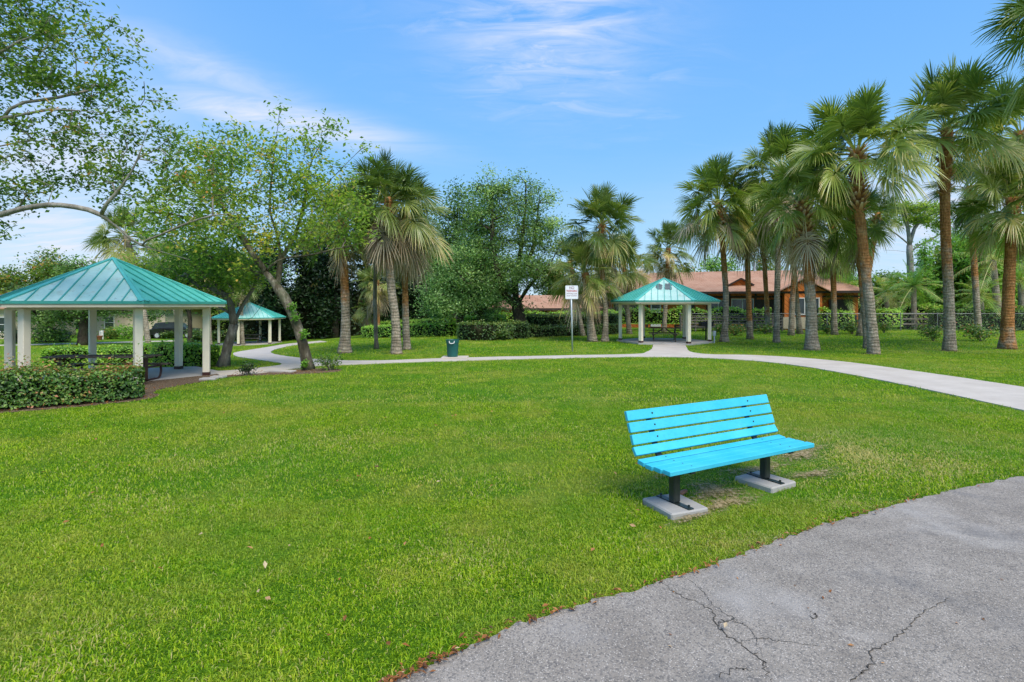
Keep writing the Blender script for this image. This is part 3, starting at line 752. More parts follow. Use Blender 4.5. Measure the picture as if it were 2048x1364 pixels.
def hedge(label, pts, w, h, mat, size, dens, name='hedge', cat='hedge', tone=(.45, .25), group=None, rough=.06, z0=0.05, corefrac=.78, toptone=None, stems=0, taper=0.0, uneven=.06):
    """clipped hedge along a ground line"""
    p = cat_rom(np.array([[q[0], q[1], 0] for q in pts]), 8)
    d = np.concatenate([[0], np.cumsum(np.linalg.norm(np.diff(p, axis=0), axis=1))]); Ltot = d[-1]
    base = g3(p[len(p) // 2][0], p[len(p) // 2][1])
    t = thing(name, base, label, cat, group)
    ph = rng.uniform(0, 6, 6)
    def at(s):
        x = np.interp(s, d, p[:, 0]); y = np.interp(s, d, p[:, 1])
        tx = np.interp(s + .05, d, p[:, 0]) - np.interp(s - .05, d, p[:, 0]); ty = np.interp(s + .05, d, p[:, 1]) - np.interp(s - .05, d, p[:, 1])
        ln = np.sqrt(tx ** 2 + ty ** 2) + 1e-9
        return x, y, -ty / ln, tx / ln
    def hh(s): return h * (1 + uneven * (np.sin(s * 1.7 + ph[0]) * .5 + np.sin(s * 4.1 + ph[1]) * .3 + np.sin(s * 9 + ph[2]) * .2))
    area = Ltot * (2 * h + w) + 2 * w * h
    n = int(area * dens)
    s = rng.uniform(-.0, Ltot, n); v = rng.uniform(0, 2 * h + w, n)
    hw = w / 2; rd = min(.12, h * .25, hw * .6)
    off = np.where(v < h, -hw, np.where(v < h + w, v - h - hw, hw)); z = np.where(v < h, v, np.where(v < h + w, h, 2 * h + w - v))
    nx = np.where(v < h, -1.0, np.where(v < h + w, 0.0, 1.0)); nz = np.where((v >= h) & (v < h + w), 1.0, .1)
    # end caps
    k = int(n * 2 * w * h / area); e = rng.integers(0, 2, k)
    s = np.concatenate([s, np.where(e == 0, 0, Ltot)]); off = np.concatenate([off, rng.uniform(-hw, hw, k)]); z = np.concatenate([z, rng.uniform(0, h, k)])
    nx = np.concatenate([nx, np.zeros(k)]); nz = np.concatenate([nz, np.full(k, .1)])
    # round the top edges and the ends
    ez = np.clip((z - (h - rd)) / rd, 0, 1); eo = np.clip((np.abs(off) - (hw - rd)) / rd, 0, 1)
    off = np.sign(off) * (np.abs(off) - rd * .35 * ez * eo); z = z - rd * .35 * ez * eo
    es = np.clip(1 - np.minimum(s, Ltot - s) / (hw + .01), 0, 1); off *= 1 - .45 * es ** 2.5
    dep = np.abs(rng.normal(0, rough, len(s))); out_ = rng.uniform(0, 1, len(s)) < .15
    dep = np.where(out_, -dep * 1.2, dep)
    x, y, sx, sy = at(s)
    zz = z * hh(s) / h
    Hn = H(x, y)
    o2 = off - np.sign(off) * dep * np.abs(nx); z2 = np.maximum(z0, zz - dep * (nz > .5))
    lump = 1 + .05 * np.sin(s * 5 + ph[3]) + .04 * np.sin(s * 11 + z * 7 + ph[4])
    C = np.stack([x + sx * o2 * lump, y + sy * o2 * lump, Hn + z2], 1)
    O = np.stack([sx * nx, sy * nx, nz], 1)
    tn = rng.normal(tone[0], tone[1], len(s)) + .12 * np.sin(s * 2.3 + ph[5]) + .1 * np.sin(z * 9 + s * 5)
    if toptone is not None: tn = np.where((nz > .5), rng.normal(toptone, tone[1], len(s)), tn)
    lf = MB(); leaves(lf, C, size, np.clip(tn, 0, 1), up=.2, aspect=.6, out=O * 1.0)
    lf.build('foliage', mat, t)
    # solid dark core standing in for the shaded interior, then any thin stems
    ns = max(4, int(Ltot / .4)); cm = MB(); ss = np.linspace(hw * .5, Ltot - hw * .5, ns); cx, cy, nx_, ny_ = at(ss)
    prof = [(-1, 0.0), (-1, .75), (-.7, 1), (.7, 1), (1, .75), (1, 0.0)]; rows = []
    for (a, b) in prof:
        o = a * hw * corefrac; rows.append(np.stack([cx + nx_ * o, cy + ny_ * o, H(cx, cy) + (z0 if b == 0 else 0) + b * hh(ss) * (corefrac + .08)], 1))
    V = np.stack(rows, 1).reshape(-1, 3); m = len(prof)
    q = [(i * m + a, i * m + (a + 1) % m, (i + 1) * m + (a + 1) % m, (i + 1) * m + a) for i in range(ns - 1) for a in range(m)]
    tr = [(0, a + 1, a) for a in range(1, m - 1)] + [((ns - 1) * m, (ns - 1) * m + a, (ns - 1) * m + a + 1) for a in range(1, m - 1)]
    cm.add(V, q, tr)
    for _ in range(stems):
        s_ = rng.uniform(.1, Ltot - .1); x, y, sx, sy = [float(a) for a in at(np.array(s_))]
        o = rng.uniform(-.4, .4) * w; b = g3(x + sx * o, y + sy * o)
        cm.tube([b, b + (rng.normal(0, .04), rng.normal(0, .04), h * .3), b + (rng.normal(0, .1), rng.normal(0, .1), h * .7)], [.014, .010, .006], 5)
    cm.build('stems', M['core'], t)  # mainly the solid dark core that paints interior shade
    return t
def shrub(label, base, r, h, n, size, mat, stems=5, name='shrub', group=None, tone=(.5, .25), z0=.3, cat='shrub', bark='bark'):
    base = np.asarray(base, float)
    t = thing(name, base, label, cat, group)
    w = MB(); lf = MB(); C = []
    for k in range(stems):
        a = rng.uniform(0, 2 * PI); rr = rng.uniform(.2, .95) * r
        e = base + (math.cos(a) * rr, math.sin(a) * rr, h * rng.uniform(.6, .95)); m = base + (math.cos(a) * rr * .35, math.sin(a) * rr * .35, h * .35)
        w.tube(cat_rom([base + rng.normal(0, .03, 3) * (1, 1, 0) - (0, 0, .03), m, e], 4), np.linspace(.022, .007, 9) * (h / .8) ** .5, 5)
        k2 = n // stems
        u = rng.uniform(z0, 1, k2)[:, None]; ctr = np.where(u < .4, base + (m - base) * u / .4, m + (e - m) * (u - .4) / .6)
        C.append(ctr + rng.normal(size=(k2, 3)) * np.array([r * .26, r * .26, h * .12]))
    C = np.concatenate(C); C[:, 2] = np.maximum(C[:, 2], base[2] + .04)
    leaves(lf, C, size, np.clip(rng.normal(tone[0], tone[1], len(C)), 0, 1), aspect=.55)
    w.build('stems', M[bark], t, smooth=True); lf.build('foliage', mat, t)
    return t

# ================================================================== built things
def hexpts(c, r, ph, z):
    return [np.array([c[0] + r * math.cos(ph + k * PI / 3), c[1] + r * math.sin(ph + k * PI / 3), z]) for k in range(6)]
def pavilion(c, gz, ph, label, worn=False, fade=.6, rs=2.75, rust=True, eave_z=2.36, apex=3.72):
    t = thing('picnic_pavilion', (c[0], c[1], gz), label, 'pavilion', 'teal roofed picnic pavilions')
    sl = MB(); sl.prism(hexpts(c, rs, ph, gz - .25), (0, 0, .25 + .09)); sl.build('floor_slab', M['slab'], t)
    fz = gz + .09
    for k in range(6):
        a = ph + k * PI / 3; p = np.array([c[0] + 2.5 * math.cos(a), c[1] + 2.5 * math.sin(a)])
        mb = MB(); zt = gz + eave_z - .13
        mb.box((p[0], p[1], (fz + zt) / 2), (.19, .19, zt - fz), rz=a, bev=.012)
        col = mb.build('column', M['white'], t)
        b2 = MB(); b2.box((p[0], p[1], fz + .05), (.20, .205, .10), rz=a); b2.build('base_bracket', M['brown_metal'] if rust else M['fascia'], col)
    # ring beam between the column heads
    bm = MB(); hp = hexpts(c, 2.5, ph, gz + eave_z - .13)
    for k in range(6):
        bm.bar(hp[k] + (0, 0, .04), hp[(k + 1) % 6] + (0, 0, .04), .14, .20 - .004 * k)
    ctr = np.array([c[0], c[1], gz + apex - .22])
    for k in range(6):
        bm.bar(hexpts(c, 2.92, ph, gz + eave_z + .0)[k], ctr, .09, .12)
    bm.build('ring_beam', M['fascia'], t)
    # roof: six standing-seam slopes
    re = 3.07; e = hexpts(c, re, ph, gz + eave_z + .035); A = np.array([c[0], c[1], gz + apex])
    rf = MB()
    for k in range(6):
        p, q = e[k], e[(k + 1) % 6]
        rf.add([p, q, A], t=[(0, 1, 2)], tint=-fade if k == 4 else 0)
        rf.add([p - (0, 0, .03), q - (0, 0, .03), A - (0, 0, .03)], t=[(0, 2, 1)])
        n_ = unit(np.cross(q - p, A - p)); m = (p + q) / 2; up = A - m; hgt = np.linalg.norm(up); ed = q - p; Le = np.linalg.norm(ed); ed = ed / Le
        ns = 9
        for j in range(ns):
            o = (j - (ns - 1) / 2) * (Le / ns); fr = 1 - abs(o) / (Le / 2)
            if fr <= .04: continue
            s0 = m + ed * o + n_ * .017; s1 = s0 + up * fr * .985
            rf.bar(s0, s1, .024, .034, up=n_, tint=.35 if k == 4 else 1)
        rf.bar(p - (0, 0, .018), q - (0, 0, .018), .03, .065 + .002 * k, tint=.9)
    roof = rf.build('roof', M['roof'], t)
    for k in range(6):
        cp = MB(); a0 = e[k] + (0, 0, .03); a1 = A + (0, 0, .03)
        pr, nx = e[(k - 1) % 6], e[(k + 1) % 6]
        d = unit(a1 - a0)
        for nb in (pr, nx):
            sdv = nb - a0; sdv = unit(sdv - d * np.dot(sdv, d)); nn = np.cross(d, sdv); nn = nn if nn[2] > 0 else -nn
            w_ = .115
            v = [a0 + nn * .012, a0 + sdv * w_ + nn * .012, a1 + sdv * w_ * .4 + nn * .012, a1 + nn * .012]
            cp.add(v, [(0, 1, 2, 3)]); cp.add([x - nn * .035 for x in v[1:3]] + v[1:3], [(0, 1, 3, 2)])
        cp.build('hip_cap', M['roof'], roof)
    if worn:
        k = 4; p, q = e[k], e[(k + 1) % 6]; n_ = unit(np.cross(q - p, A - p)); n_ = n_ if n_[2] > 0 else -n_
        m = (p + q) / 2; up = (A - m); ed = unit(q - p)
        for (o0, o1, f0, f1) in ((-.46, -.10, .47, .74), (.0, .42, .45, .76)):
            mb = MB(); pts = []
            for aa in np.linspace(0, 2 * PI, 22, endpoint=False):
                ca, sa = math.cos(aa), math.sin(aa); sc = (abs(ca) ** 6 + abs(sa) ** 6) ** (-1 / 6) * rng.uniform(.8, 1.08)
                pts.append(m + ed * ((o0 + o1) / 2 + (o1 - o0) / 2 * ca * sc) + up * ((f0 + f1) / 2 + (f1 - f0) / 2 * sa * sc) + n_ * .006)
            mb.poly(pts); mb.build('worn_patch', M['worn_roof'], roof)
    fa = MB(); f0 = hexpts(c, 3.02, ph, gz + eave_z - .055)
    for k in range(6):
        fa.bar(f0[k], f0[(k + 1) % 6], .045, .10 + .002 * k)
    fa.build('fascia', M['fascia'], t)
    so = MB(); so.poly([p for p in hexpts(c, 2.99, ph, gz + eave_z - .02)][::-1]); so.build('soffit', M['fascia'], t)
    return t
LC, RC = np.array([(226 - 1024) / F * 16.4, 16.4]), np.array([(1328 - 1024) / F * 31.6, 31.6])
FC = P(500, 660, 49.0); FC = np.array([FC[0], FC[1]])
GL, GF = -.15, float(H(*FC))
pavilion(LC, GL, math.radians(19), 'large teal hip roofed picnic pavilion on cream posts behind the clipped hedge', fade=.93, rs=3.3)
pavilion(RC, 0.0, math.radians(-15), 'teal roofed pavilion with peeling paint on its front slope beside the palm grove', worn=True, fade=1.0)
pavilion(FC, GF, math.radians(35), 'small looking far pavilion with a teal roof behind the leaning trees', rust=True)

def picnic_table(c, gz, rz, Lt, label, style, mat_w):
    t = thing('picnic_table', (c[0], c[1], gz), label, 'picnic table', 'picnic tables under the pavilions')
    R = np.array([[math.cos(rz), -math.sin(rz), 0], [math.sin(rz), math.cos(rz), 0], [0, 0, 1]])
    o = np.array([c[0], c[1], gz]); W = lambda x, y, z: o + R @ np.array([x, y, z])
    mb = MB()
    for k in range(5): mb.box(W(0, (k - 2) * .15, .74), (Lt, .14, .04), rz=rz, bev=.006)
    mb.build('tabletop', mat_w, t)
    for sg in (-1, 1):
        mb = MB()
        for k in range(2): mb.box(W(0, sg * (.66 + k * .145), .44), (Lt, .135, .04), rz=rz, bev=.006)
        mb.build('bench_seat', mat_w, t)
    for sx in (-1, 1):
        x = sx * (Lt / 2 - .28); f = MB()
        if style == 'pipe':
            f.tube(cat_rom([W(x, -.78, .41), W(x, -.80, .2), W(x, -.68, .03), W(x, -.3, .03)], 5), .032, 8)
            f.tube(cat_rom([W(x, .78, .41), W(x, .80, .2), W(x, .68, .03), W(x, .3, .03)], 5), .032, 8)
            f.tube([W(x, -.8, .40), W(x, .8, .40)], .03, 8); f.box(W(x, 0, .37), (.14, .16, .66), rz=rz, bev=.01)
            f.box(W(x, 0, .69), (.16, .6, .05), rz=rz)
            f.tube([W(x, -.5, .03), W(x, .5, .03)], .03, 8)
        else:
            for sg in (-1, 1): f.bar(W(x, sg * .72, .0), W(x, sg * .22, .715), .05, .11)
            f.bar(W(x + .055 * sx, -.8, .38), W(x + .055 * sx, .8, .38), .04, .10); f.bar(W(x, -.36, .69), W(x, .36, .69), .045, .055)
        f.build('leg_frame', M['brown_metal'] if style == 'pipe' else M['wood'], t)
    if style != 'pipe':
        f = MB()
        for sx in (-1, 1): f.bar(W(sx * (Lt / 2 - .33), 0, .36), W(sx * .08, 0, .70), .04, .07)
        f.build('brace', M['wood'], t)
    return t
picnic_table(LC + (.25, -.75), GL + .09, math.radians(2), 2.9, 'long dark picnic table with curved pipe legs under the large pavilion', 'pipe', M['wood'])
picnic_table(RC + (-.05, -.2), .09, math.radians(-13), 1.75, 'short wooden picnic table with cross braced legs under the peeling pavilion', 'frame', M['wood'])
picnic_table(FC + (.1, .0), GF + .09, math.radians(10), 2.0, 'pale picnic table under the far teal pavilion', 'frame', M['deckwood'])

# ------------------------------------------------------------------ bench
HS = .50
f0 = np.array([(1340 - CX) / F, 1.0]) * (F * (CAMZ - HS) / (945 - HY)); f1 = np.array([(1630 - CX) / F, 1.0]) * (F * (CAMZ - HS) / (887 - HY))
U = (f1 - f0) / np.linalg.norm(f1 - f0); LB = np.linalg.norm(f1 - f0); Bk = np.array([-U[1], U[0]]); rzb = math.atan2(U[1], U[0])
mid_ = (f0 + f1) / 2
def BW(u, d, z): return np.array([*(mid_ + U * u + Bk * d), z])
bench = thing('park_bench', BW(0, .25, 0), 'bright turquoise slatted park bench on dark posts beside the asphalt path', 'bench')
ux, bx, zx = np.array([*U, 0]), np.array([*Bk, 0]), np.array([0, 0, 1.0])
for k in range(4):
    d = .057 + k * .1225; tl = math.radians(-2 + (0 if k < 3 else -6)); z = HS - .024 - .003 * k + (0.016 if k == 3 else 0)
    mb = MB(); dd = bx * math.cos(tl) - zx * math.sin(tl); nn = np.cross(ux, dd)
    mb.box(BW(rng.normal(0, .003), d, z), (LB + rng.normal(0, .010), .099, .048), R=np.stack([ux, dd, nn], 1), bev=.005)
    sl_ = mb.build('seat_slat', M['cyan'], bench)
    for u in (-.82, .78):
        b_ = MB(); c3 = BW(u, d, z); b_.tube([c3 + nn * .020, c3 + nn * .0265], [.010, .008], 8); b_.build('bolt_head', M['steel'], sl_)
ba, bb = np.array([.515, .545]), np.array([.665, .975])      # back line (d, z)
dl = bb - ba; Lk = np.linalg.norm(dl); dl = dl / Lk
for k, (s0, wd) in enumerate([(.035, .095), (.160, .108), (.290, .108), (.418, .108)]):
    c = ba + dl * s0
    al = dl if k else np.array([math.sin(math.radians(35)), math.cos(math.radians(35))])
    dd = bx * al[0] + zx * al[1]; nn = np.cross(ux, dd); mb = MB()
    mb.box(BW(rng.normal(0, .003), c[0], c[1]), (LB + rng.normal(0, .006), wd, .042), R=np.stack([ux, dd, nn], 1), bev=.005)
    sl_ = mb.build('back_slat', M['cyan'], bench)
    if k:
        for u in (-.82, .78):
            b_ = MB(); c3 = BW(u, c[0], c[1]) - nn * 0; b_.tube([c3 + nn * .018, c3 + nn * .027], [.011, .009], 8); b_.build('bolt_head', M['steel'], sl_)
for u in (-.82, .78):
    mb = MB(); o = .026
    a = BW(u, ba[0] + o + .02, ba[1] - .02); b = BW(u, bb[0] + o + .018, bb[1] - .05)
    mb.bar(a, b, .07, .02, up=bx); mb.bar(BW(u, .03, HS - .062), BW(u, .50, HS - .070), .065, .03); mb.bar(BW(u, .485, HS - .075), a + (0, 0, .03), .068, .03, up=bx)
    mb.build('support_arm', M['steel'], bench)
for (px, py) in ((1349, 1006), (1530, 958)):
    q = np.array([(px - CX) / F, 1.0]) * (F * (CAMZ - .06) / (py - HY)); rel = q - mid_; u, d = rel @ U, rel @ Bk
    mb = MB(); mb.box(BW(u, d, (HS - .075 + .075) / 2), (.092, .092, HS - .075 - .075), rz=rzb, bev=.012)
    mb.box(BW(u, .25, HS - .066), (.11, .36, .022), rz=rzb)
    leg = mb.build('leg', M['steel'], bench)
    mb = MB(); mb.box(BW(u, d + .0, .068), (.075, .47, .017), rz=rzb, bev=.003); pl_ = mb.build('base_plate', M['steel'], leg)
    for s_ in (-.2, .2):
        mb = MB(); mb.lathe(BW(u, d + s_, .0765), [(.006, .0), (.006, .026), (.013, .026), (.013, .012), (.0, .012)][::-1], 8); mb.build('bolt', M['steel'], leg)
    tp = thing('concrete_pad', BW(u, d, 0), '', 'concrete pad', 'concrete pads under the bench')
    tp['label'] = 'square concrete pad under the ' + ('nearer left' if px < 1400 else 'farther right') + ' post of the turquoise bench'
    mb = MB(); mb.box(BW(u + (.0 if px < 1400 else .0), d + .0, .01), (.47, .50, .11), rz=rzb + rng.normal(0, .05), bev=.014); mb.build('slab', M['pad'], tp)
# short pinkish stub lying by the near pad
q = G(1367, 990)
mb = MB(); mb.tube(cat_rom([q + (-.06, -.05, .03), q + (0, 0, .035), q + (.05, .06, .03)], 4), [.020, .026, .027, .026, .026, .024, .024, .022, .016], 8)
tag(mb.build('wood_stub', m_paint('pinkish_wood', (.26, .125, .08), .8, .25), origin=q, smooth=True), 'short pinkish brown stub of wood lying behind the near bench post', 'stick')

# ------------------------------------------------------------------ bin, sign, grill, outlet
q = G(905, 717); bq = q + (0, 0, .075)
tag(MB().box(q + (.1, .05, .03), (1.05, .75, .09), bev=.01).build('concrete_pad', M['concrete'], origin=q), 'low concrete pad under the green bin beside the footpath', 'concrete pad')
b = thing('rubbish_bin', bq, 'dark green round plastic rubbish bin on a pad beside the footpath', 'bin')
mb = MB(); hb = .69
mb.lathe(bq, [(0, .0), (.205, .0), (.212, .02), (.245, .56), (.262, .565), (.262, hb - .03), (.27, hb - .02), (.268, hb), (.245, hb), (.235, hb - .03), (.20, .06), (0, .06)], 32); mb.build('bin_body', M['bin'], b, smooth=False)
mb = MB(); mb.lathe(bq, [(.236, hb - .06), (.05, hb - .12), (0, hb - .12)], 24); mb.build('bin_liner', M['bin_in'], b)
mb = MB(); mb.tube(cat_rom([bq + (-.10, -.262, hb - .04), bq + (-.085, -.285, hb - .12), bq + (.0, -.295, hb - .14), bq + (.085, -.285, hb - .12), bq + (.10, -.262, hb - .04)], 4), .016, 6); mb.build('handle', M['white2'], b)

q = G(1145, 703); tz = P(1141, 571, q[1])
s = thing('no_trespassing_sign', q, 'white no trespassing sign on a tall galvanised pole at the lawn edge', 'sign')
top = np.array([q[0] - .07, q[1], tz[2] - .02])
mb = MB(); mb.tube([q - (0, 0, .1), top], .038, 12); mb.build('pole', M['galv'], s, smooth=True)
pc = np.array([top[0] + .03, q[1] - .05, tz[2] - .315])
mb = MB()
def rrect(c, w, h, r, n=5):
    out = []
    for (sx, sz, a0) in ((1, 1, 0), (-1, 1, PI / 2), (-1, -1, PI), (1, -1, 1.5 * PI)):
        for a in np.linspace(a0, a0 + PI / 2, n): out.append(c + np.array([sx * (w / 2 - r) + r * math.cos(a), 0, sz * (h / 2 - r) + r * math.sin(a)]))
    return out
mb.prism(rrect(pc, .59, .63, .04), (0, .006, 0)); panel = mb.build('panel', M['sign'], s)
mb = MB(); ring_o, ring_i = rrect(pc - (0, .003, 0), .555, .595, .035), rrect(pc - (0, .003, 0), .545, .585, .03); k = len(ring_o)
mb.add(ring_o + ring_i, [(i, (i + 1) % k, k + (i + 1) % k, k + i) for i in range(k)]); mb.build('border', M['galv'], panel)
def lettering(txt, c, size, wid, mat, name, rz=0.0, parent=None, bold=.0):
    cu = bpy.data.curves.new(name, 'FONT'); cu.body = txt; cu.size = size; cu.align_x = 'CENTER'; cu.align_y = 'CENTER'; cu.extrude = .0008; cu.offset = bold
    ob = bpy.data.objects.new(name, cu); COL.objects.link(ob)
    dg = bpy.context.evaluated_depsgraph_get(); dg.update()
    me = bpy.data.meshes.new_from_object(ob.evaluated_get(dg)); bpy.data.objects.remove(ob); bpy.data.curves.remove(cu)
    V = np.array([v.co[:] for v in me.vertices]); w0 = V[:, 0].max() - V[:, 0].min(); sx = wid / w0
    off = root_loc(parent)
    for v in me.vertices: v.co = (v.co.x * sx + c[0] - off[0], -v.co.z + c[1] - off[1], v.co.y + c[2] - off[2])
    me.materials.append(mat); me.name = name
    o = bpy.data.objects.new(name, me); COL.objects.link(o); o.parent = parent; return o
fy = pc[1] - .004
lettering('NO', (pc[0], fy, pc[2] + .20), .17, .22, M['ink'], 'lettering', parent=panel, bold=.0)
lettering('TRESPASSING', (pc[0], fy, pc[2] + .055), .135, .50, M['red'], 'lettering', parent=panel, bold=.001)
lettering('AFTER PARK HOURS', (pc[0], fy, pc[2] - .07), .07, .49, M['ink'], 'lettering', parent=panel, bold=.0)
lettering('DUSK TO DAWN', (pc[0], fy, pc[2] - .165), .075, .46, M['ink'], 'lettering', parent=panel, bold=.0)

q = g3(RC[0] + 2.75, RC[1] + 1.2)
q = g3((1412 - CX) / F * 33.2, 33.2)
b = thing('barbecue_grill', q, 'black park barbecue box on a single post beside the peeling pavilion', 'grill')
mb = MB(); mb.tube([q - (0, 0, .05), q + (0, 0, .86)], .045, 10); mb.build('post', M['black'], b)
mb = MB()
for (c, sz) in (((0, 0, .87), (.75, .5, .03)), ((-.36, 0, 1.0), (.03, .5, .27)), ((.36, 0, 1.0), (.03, .5, .27)), ((0, .24, 1.0), (.69, .03, .27)), ((0, -.24, .96), (.69, .03, .15))): mb.box(q + c, sz)
mb.build('firebox', M['black'], b)
mb = MB()
for k in range(12): mb.tube([q + (-.33 + k * .06, -.22, 1.09), q + (-.33 + k * .06, .22, 1.09)], .008, 4)
for y in (-.2, .2): mb.tube([q + (-.34, y, 1.08), q + (.34, y, 1.08)], .01, 4)
mb.build('grate', M['black'], b)
a = 0.0; pcol = np.array([RC[0] + 2.5 * math.cos(math.radians(-15)), RC[1] + 2.5 * math.sin(math.radians(-15))])
q = g3(pcol[0] + .18, pcol[1] - .25); b = thing('outlet_box', q, 'grey electrical outlet box on a short stake beside a pavilion post', 'outlet box')
mb = MB(); mb.box(q + (0, 0, .2), (.06, .06, .45)); mb.build('stake', M['galv'], b)
mb = MB(); mb.box(q + (0, 0, .55), (.16, .12, .28), bev=.015); mb.build('box', M['galv'], b); mb = MB(); mb.box(q + (0, -.065, .55), (.11, .012, .2), bev=.004); mb.build('cover', M['galv'], b)

# ------------------------------------------------------------------ orange park building
def hip(mb, x0, x1, y0, y1, z0, z1, inset, T, ridge_y=None, th=.14):
    ry = (y0 + y1) / 2 if ridge_y is None else ridge_y
    c = [T(x0, y0, z0), T(x1, y0, z0), T(x1, y1, z0), T(x0, y1, z0)]; r0, r1 = T(x0 + inset[0], ry, z1), T(x1 - inset[1], ry, z1)
    v = c + [r0, r1]
    mb.add(v, [(0, 1, 5, 4), (2, 3, 4, 5)], [(1, 2, 5), (3, 0, 4)])
    lo = [p - np.array([0, 0, th]) for p in c]
    mb.add(c + lo, [(i, (i + 1) % 4, 4 + (i + 1) % 4, 4 + i) for i in range(4)] + [(4, 7, 6, 5)])
A0, A1 = np.array([9.2, 53.0]), np.array([29.6, 46.4])
bu = (A1 - A0) / np.linalg.norm(A1 - A0); bv = np.array([-bu[1], bu[0]]); brz = math.atan2(bu[1], bu[0]); BL = np.linalg.norm(A1 - A0)
def T(x, y, z): return np.array([*(A0 + bu * x + bv * y), z])
hse = thing('park_building', T(BL / 2, 4, 0), 'long orange park building with a brown shingle roof behind the palm grove', 'building')
WZ = 3.25
mb = MB(); mb.box(T(BL / 2, 4.5, WZ / 2 - .2), (BL, 9, WZ + .35), rz=brz); wall = mb.build('wall', M['orange'], hse)
rf = MB(); hip(rf, -1.2, BL + .6, -1.3, 10.3, 3.34, 5.5, (4.5, 4.0), T); roof = rf.build('roof', M['shingle'], hse)
mb = MB(); mb.bar(T(-1.2, -1.31, 3.27), T(BL + .6, -1.31, 3.27), .05, .20); mb.build('fascia', M['trim'], hse)
mb = MB()
for x in (.15, 3.9, 5.55, 8.1, 9.3, 11.2, 13.4, 15.6, 17.6): mb.box(T(x, -.06, WZ / 2), (.17, .12, WZ + .1), rz=brz)
mb.box(T(BL / 2, -.035, WZ - .35), (BL, .07, .16), rz=brz); mb.box(T(BL / 2, -.04, .85), (BL, .08, .12), rz=brz); mb.build('timber_trim', M['trim'], hse)
def window(x, w, z0, z1, n=2, frame='white2'):
    f = MB(); y = -.05
    for (c, sz) in ((((x), y, z0), (w + .1, .1, .08)), ((x, y, z1), (w + .1, .1, .08))): f.box(T(*c), sz, rz=brz)
    for k in range(n + 1): f.box(T(x - w / 2 + w * k / n, y - .004, (z0 + z1) / 2), (.07, .1, z1 - z0 - .08), rz=brz)
    fr = f.build('window', M[frame], hse)
    g = MB(); g.box(T(x, -.025, (z0 + z1) / 2), (w, .04, z1 - z0), rz=brz); g.build('pane', M['glass'], fr)
window(2.1, 2.6, 1.45, 2.75, 2, 'trim'); window(7.4, 1.15, 1.3, 2.75, 1, 'trim'); window(10.25, 1.7, 1.25, 2.6, 2); window(12.3, 1.8, 1.35, 2.7, 2); window(16.6, 1.5, 1.25, 2.8, 2)
d_ = MB(); d_.box(T(4.7, -.06, 1.25), (.95, .1, 2.3), rz=brz, bev=.01); dr = d_.build('door', M['white2'], hse)
d_ = MB(); d_.box(T(4.7, -.125, 2.05), (.72, .03, .42), rz=brz); d_.build('door_pane', M['glass'], dr)
d_ = MB(); d_.box(T(14.5, -.08, 1.35), (2.0, .16, 2.6), rz=brz); d_.build('porch_shade_panel', M['trim'], hse); d_ = MB(); d_.box(T(20.1, -.08, 1.35), (1.8, .16, 2.6), rz=brz); d_.build('porch_shade_panel', M['trim'], hse)  # flat dark panels on the wall paint the shade of the porch openings
for (xc, yc, w, h) in ((1.2, 1.3, 3.0, .95), (12.2, .35, 2.2, .62)):
    # low gabled roof vents
    def sl(y): return 3.34 + (5.5 - 3.34) * (y + 1.3) / 5.8
    z = sl(yc); a, b_, ap = T(xc - w / 2, yc, z), T(xc + w / 2, yc, z), T(xc, yc, z + h); bk = T(xc, yc + h / ((5.5 - 3.34) / 5.8), z + h)
    mb = MB(); mb.add([a, b_, ap], t=[(0, 1, 2)]); g_ = mb.build('gable_vent', M['orange'], roof)
    mb = MB(); fo = np.array([*(-bv * .25), 0]); lift = np.array([0, 0, .05])
    mb.add([a + fo + lift, ap + fo + lift, bk + lift, a + lift], [(0, 1, 2, 3)]); mb.add([b_ + fo + lift, b_ + lift, bk + lift, ap + fo + lift], [(0, 1, 2, 3)]); mb.build('dormer_roof', M['shingle'], roof)
    mb = MB(); mb.bar(a + fo, ap + fo, .06, .14); mb.bar(ap + fo, b_ + fo, .06, .138); mb.build('barge_board', M['trim'], roof)
# right gabled bay
gx0, gx1 = 15.4, 18.6; m_ = (gx0 + gx1) / 2
mb = MB(); mb.box(T(m_, -.6, WZ / 2 - .1), (2.9, 1.4, WZ + .1), rz=brz); mb.build('wall', M['orange'], hse)
mb = MB(); a, b_, ap = T(gx0 - .1, -1.45, 3.35), T(gx1 + .1, -1.45, 3.35), T(m_, -1.45, 4.3)
mb.prism([a, b_, ap], np.array([*(bv * 3.2), 0])); gb = mb.build('gable', M['orange'], hse)
mb = MB()
for (p_, q_) in ((a, ap), (b_, ap)):
    o_ = (p_ - ap) / np.linalg.norm(p_ - ap) * .5; up_ = np.array([0, 0, .10]); bk = np.array([*(bv * 4.4), 0]); fr_ = np.array([*(-bv * .3), 0])
    mb.prism([p_ + o_ + up_ + fr_, q_ + up_ + fr_, q_ + up_ + fr_ + bk, p_ + o_ + up_ + fr_ + bk], (0, 0, .08))
mb.build('gable_roof', M['shingle'], hse)
def bay_window(x, w, z0, z1):
    f = MB()
    for (c, sz) in (((x, -1.34, z0), (w + .1, .1, .08)), ((x, -1.34, z1), (w + .1, .1, .08))): f.box(T(*c), sz, rz=brz)
    for k in range(3): f.box(T(x - w / 2 + w * k / 2, -1.344, (z0 + z1) / 2), (.07, .1, z1 - z0 - .08), rz=brz)
    fr = f.build('window', M['white2'], hse); g = MB(); g.box(T(x, -1.315, (z0 + z1) / 2), (w, .04, z1 - z0), rz=brz); g.build('pane', M['glass'], fr)
bay_window(m_ + .1, 2.2, 1.35, 2.75)
mb = MB(); mb.box(T(m_, -1.33, .62), (3.1, .06, 1.0), rz=brz); mb.build('plinth_panel', M['beige'], hse)
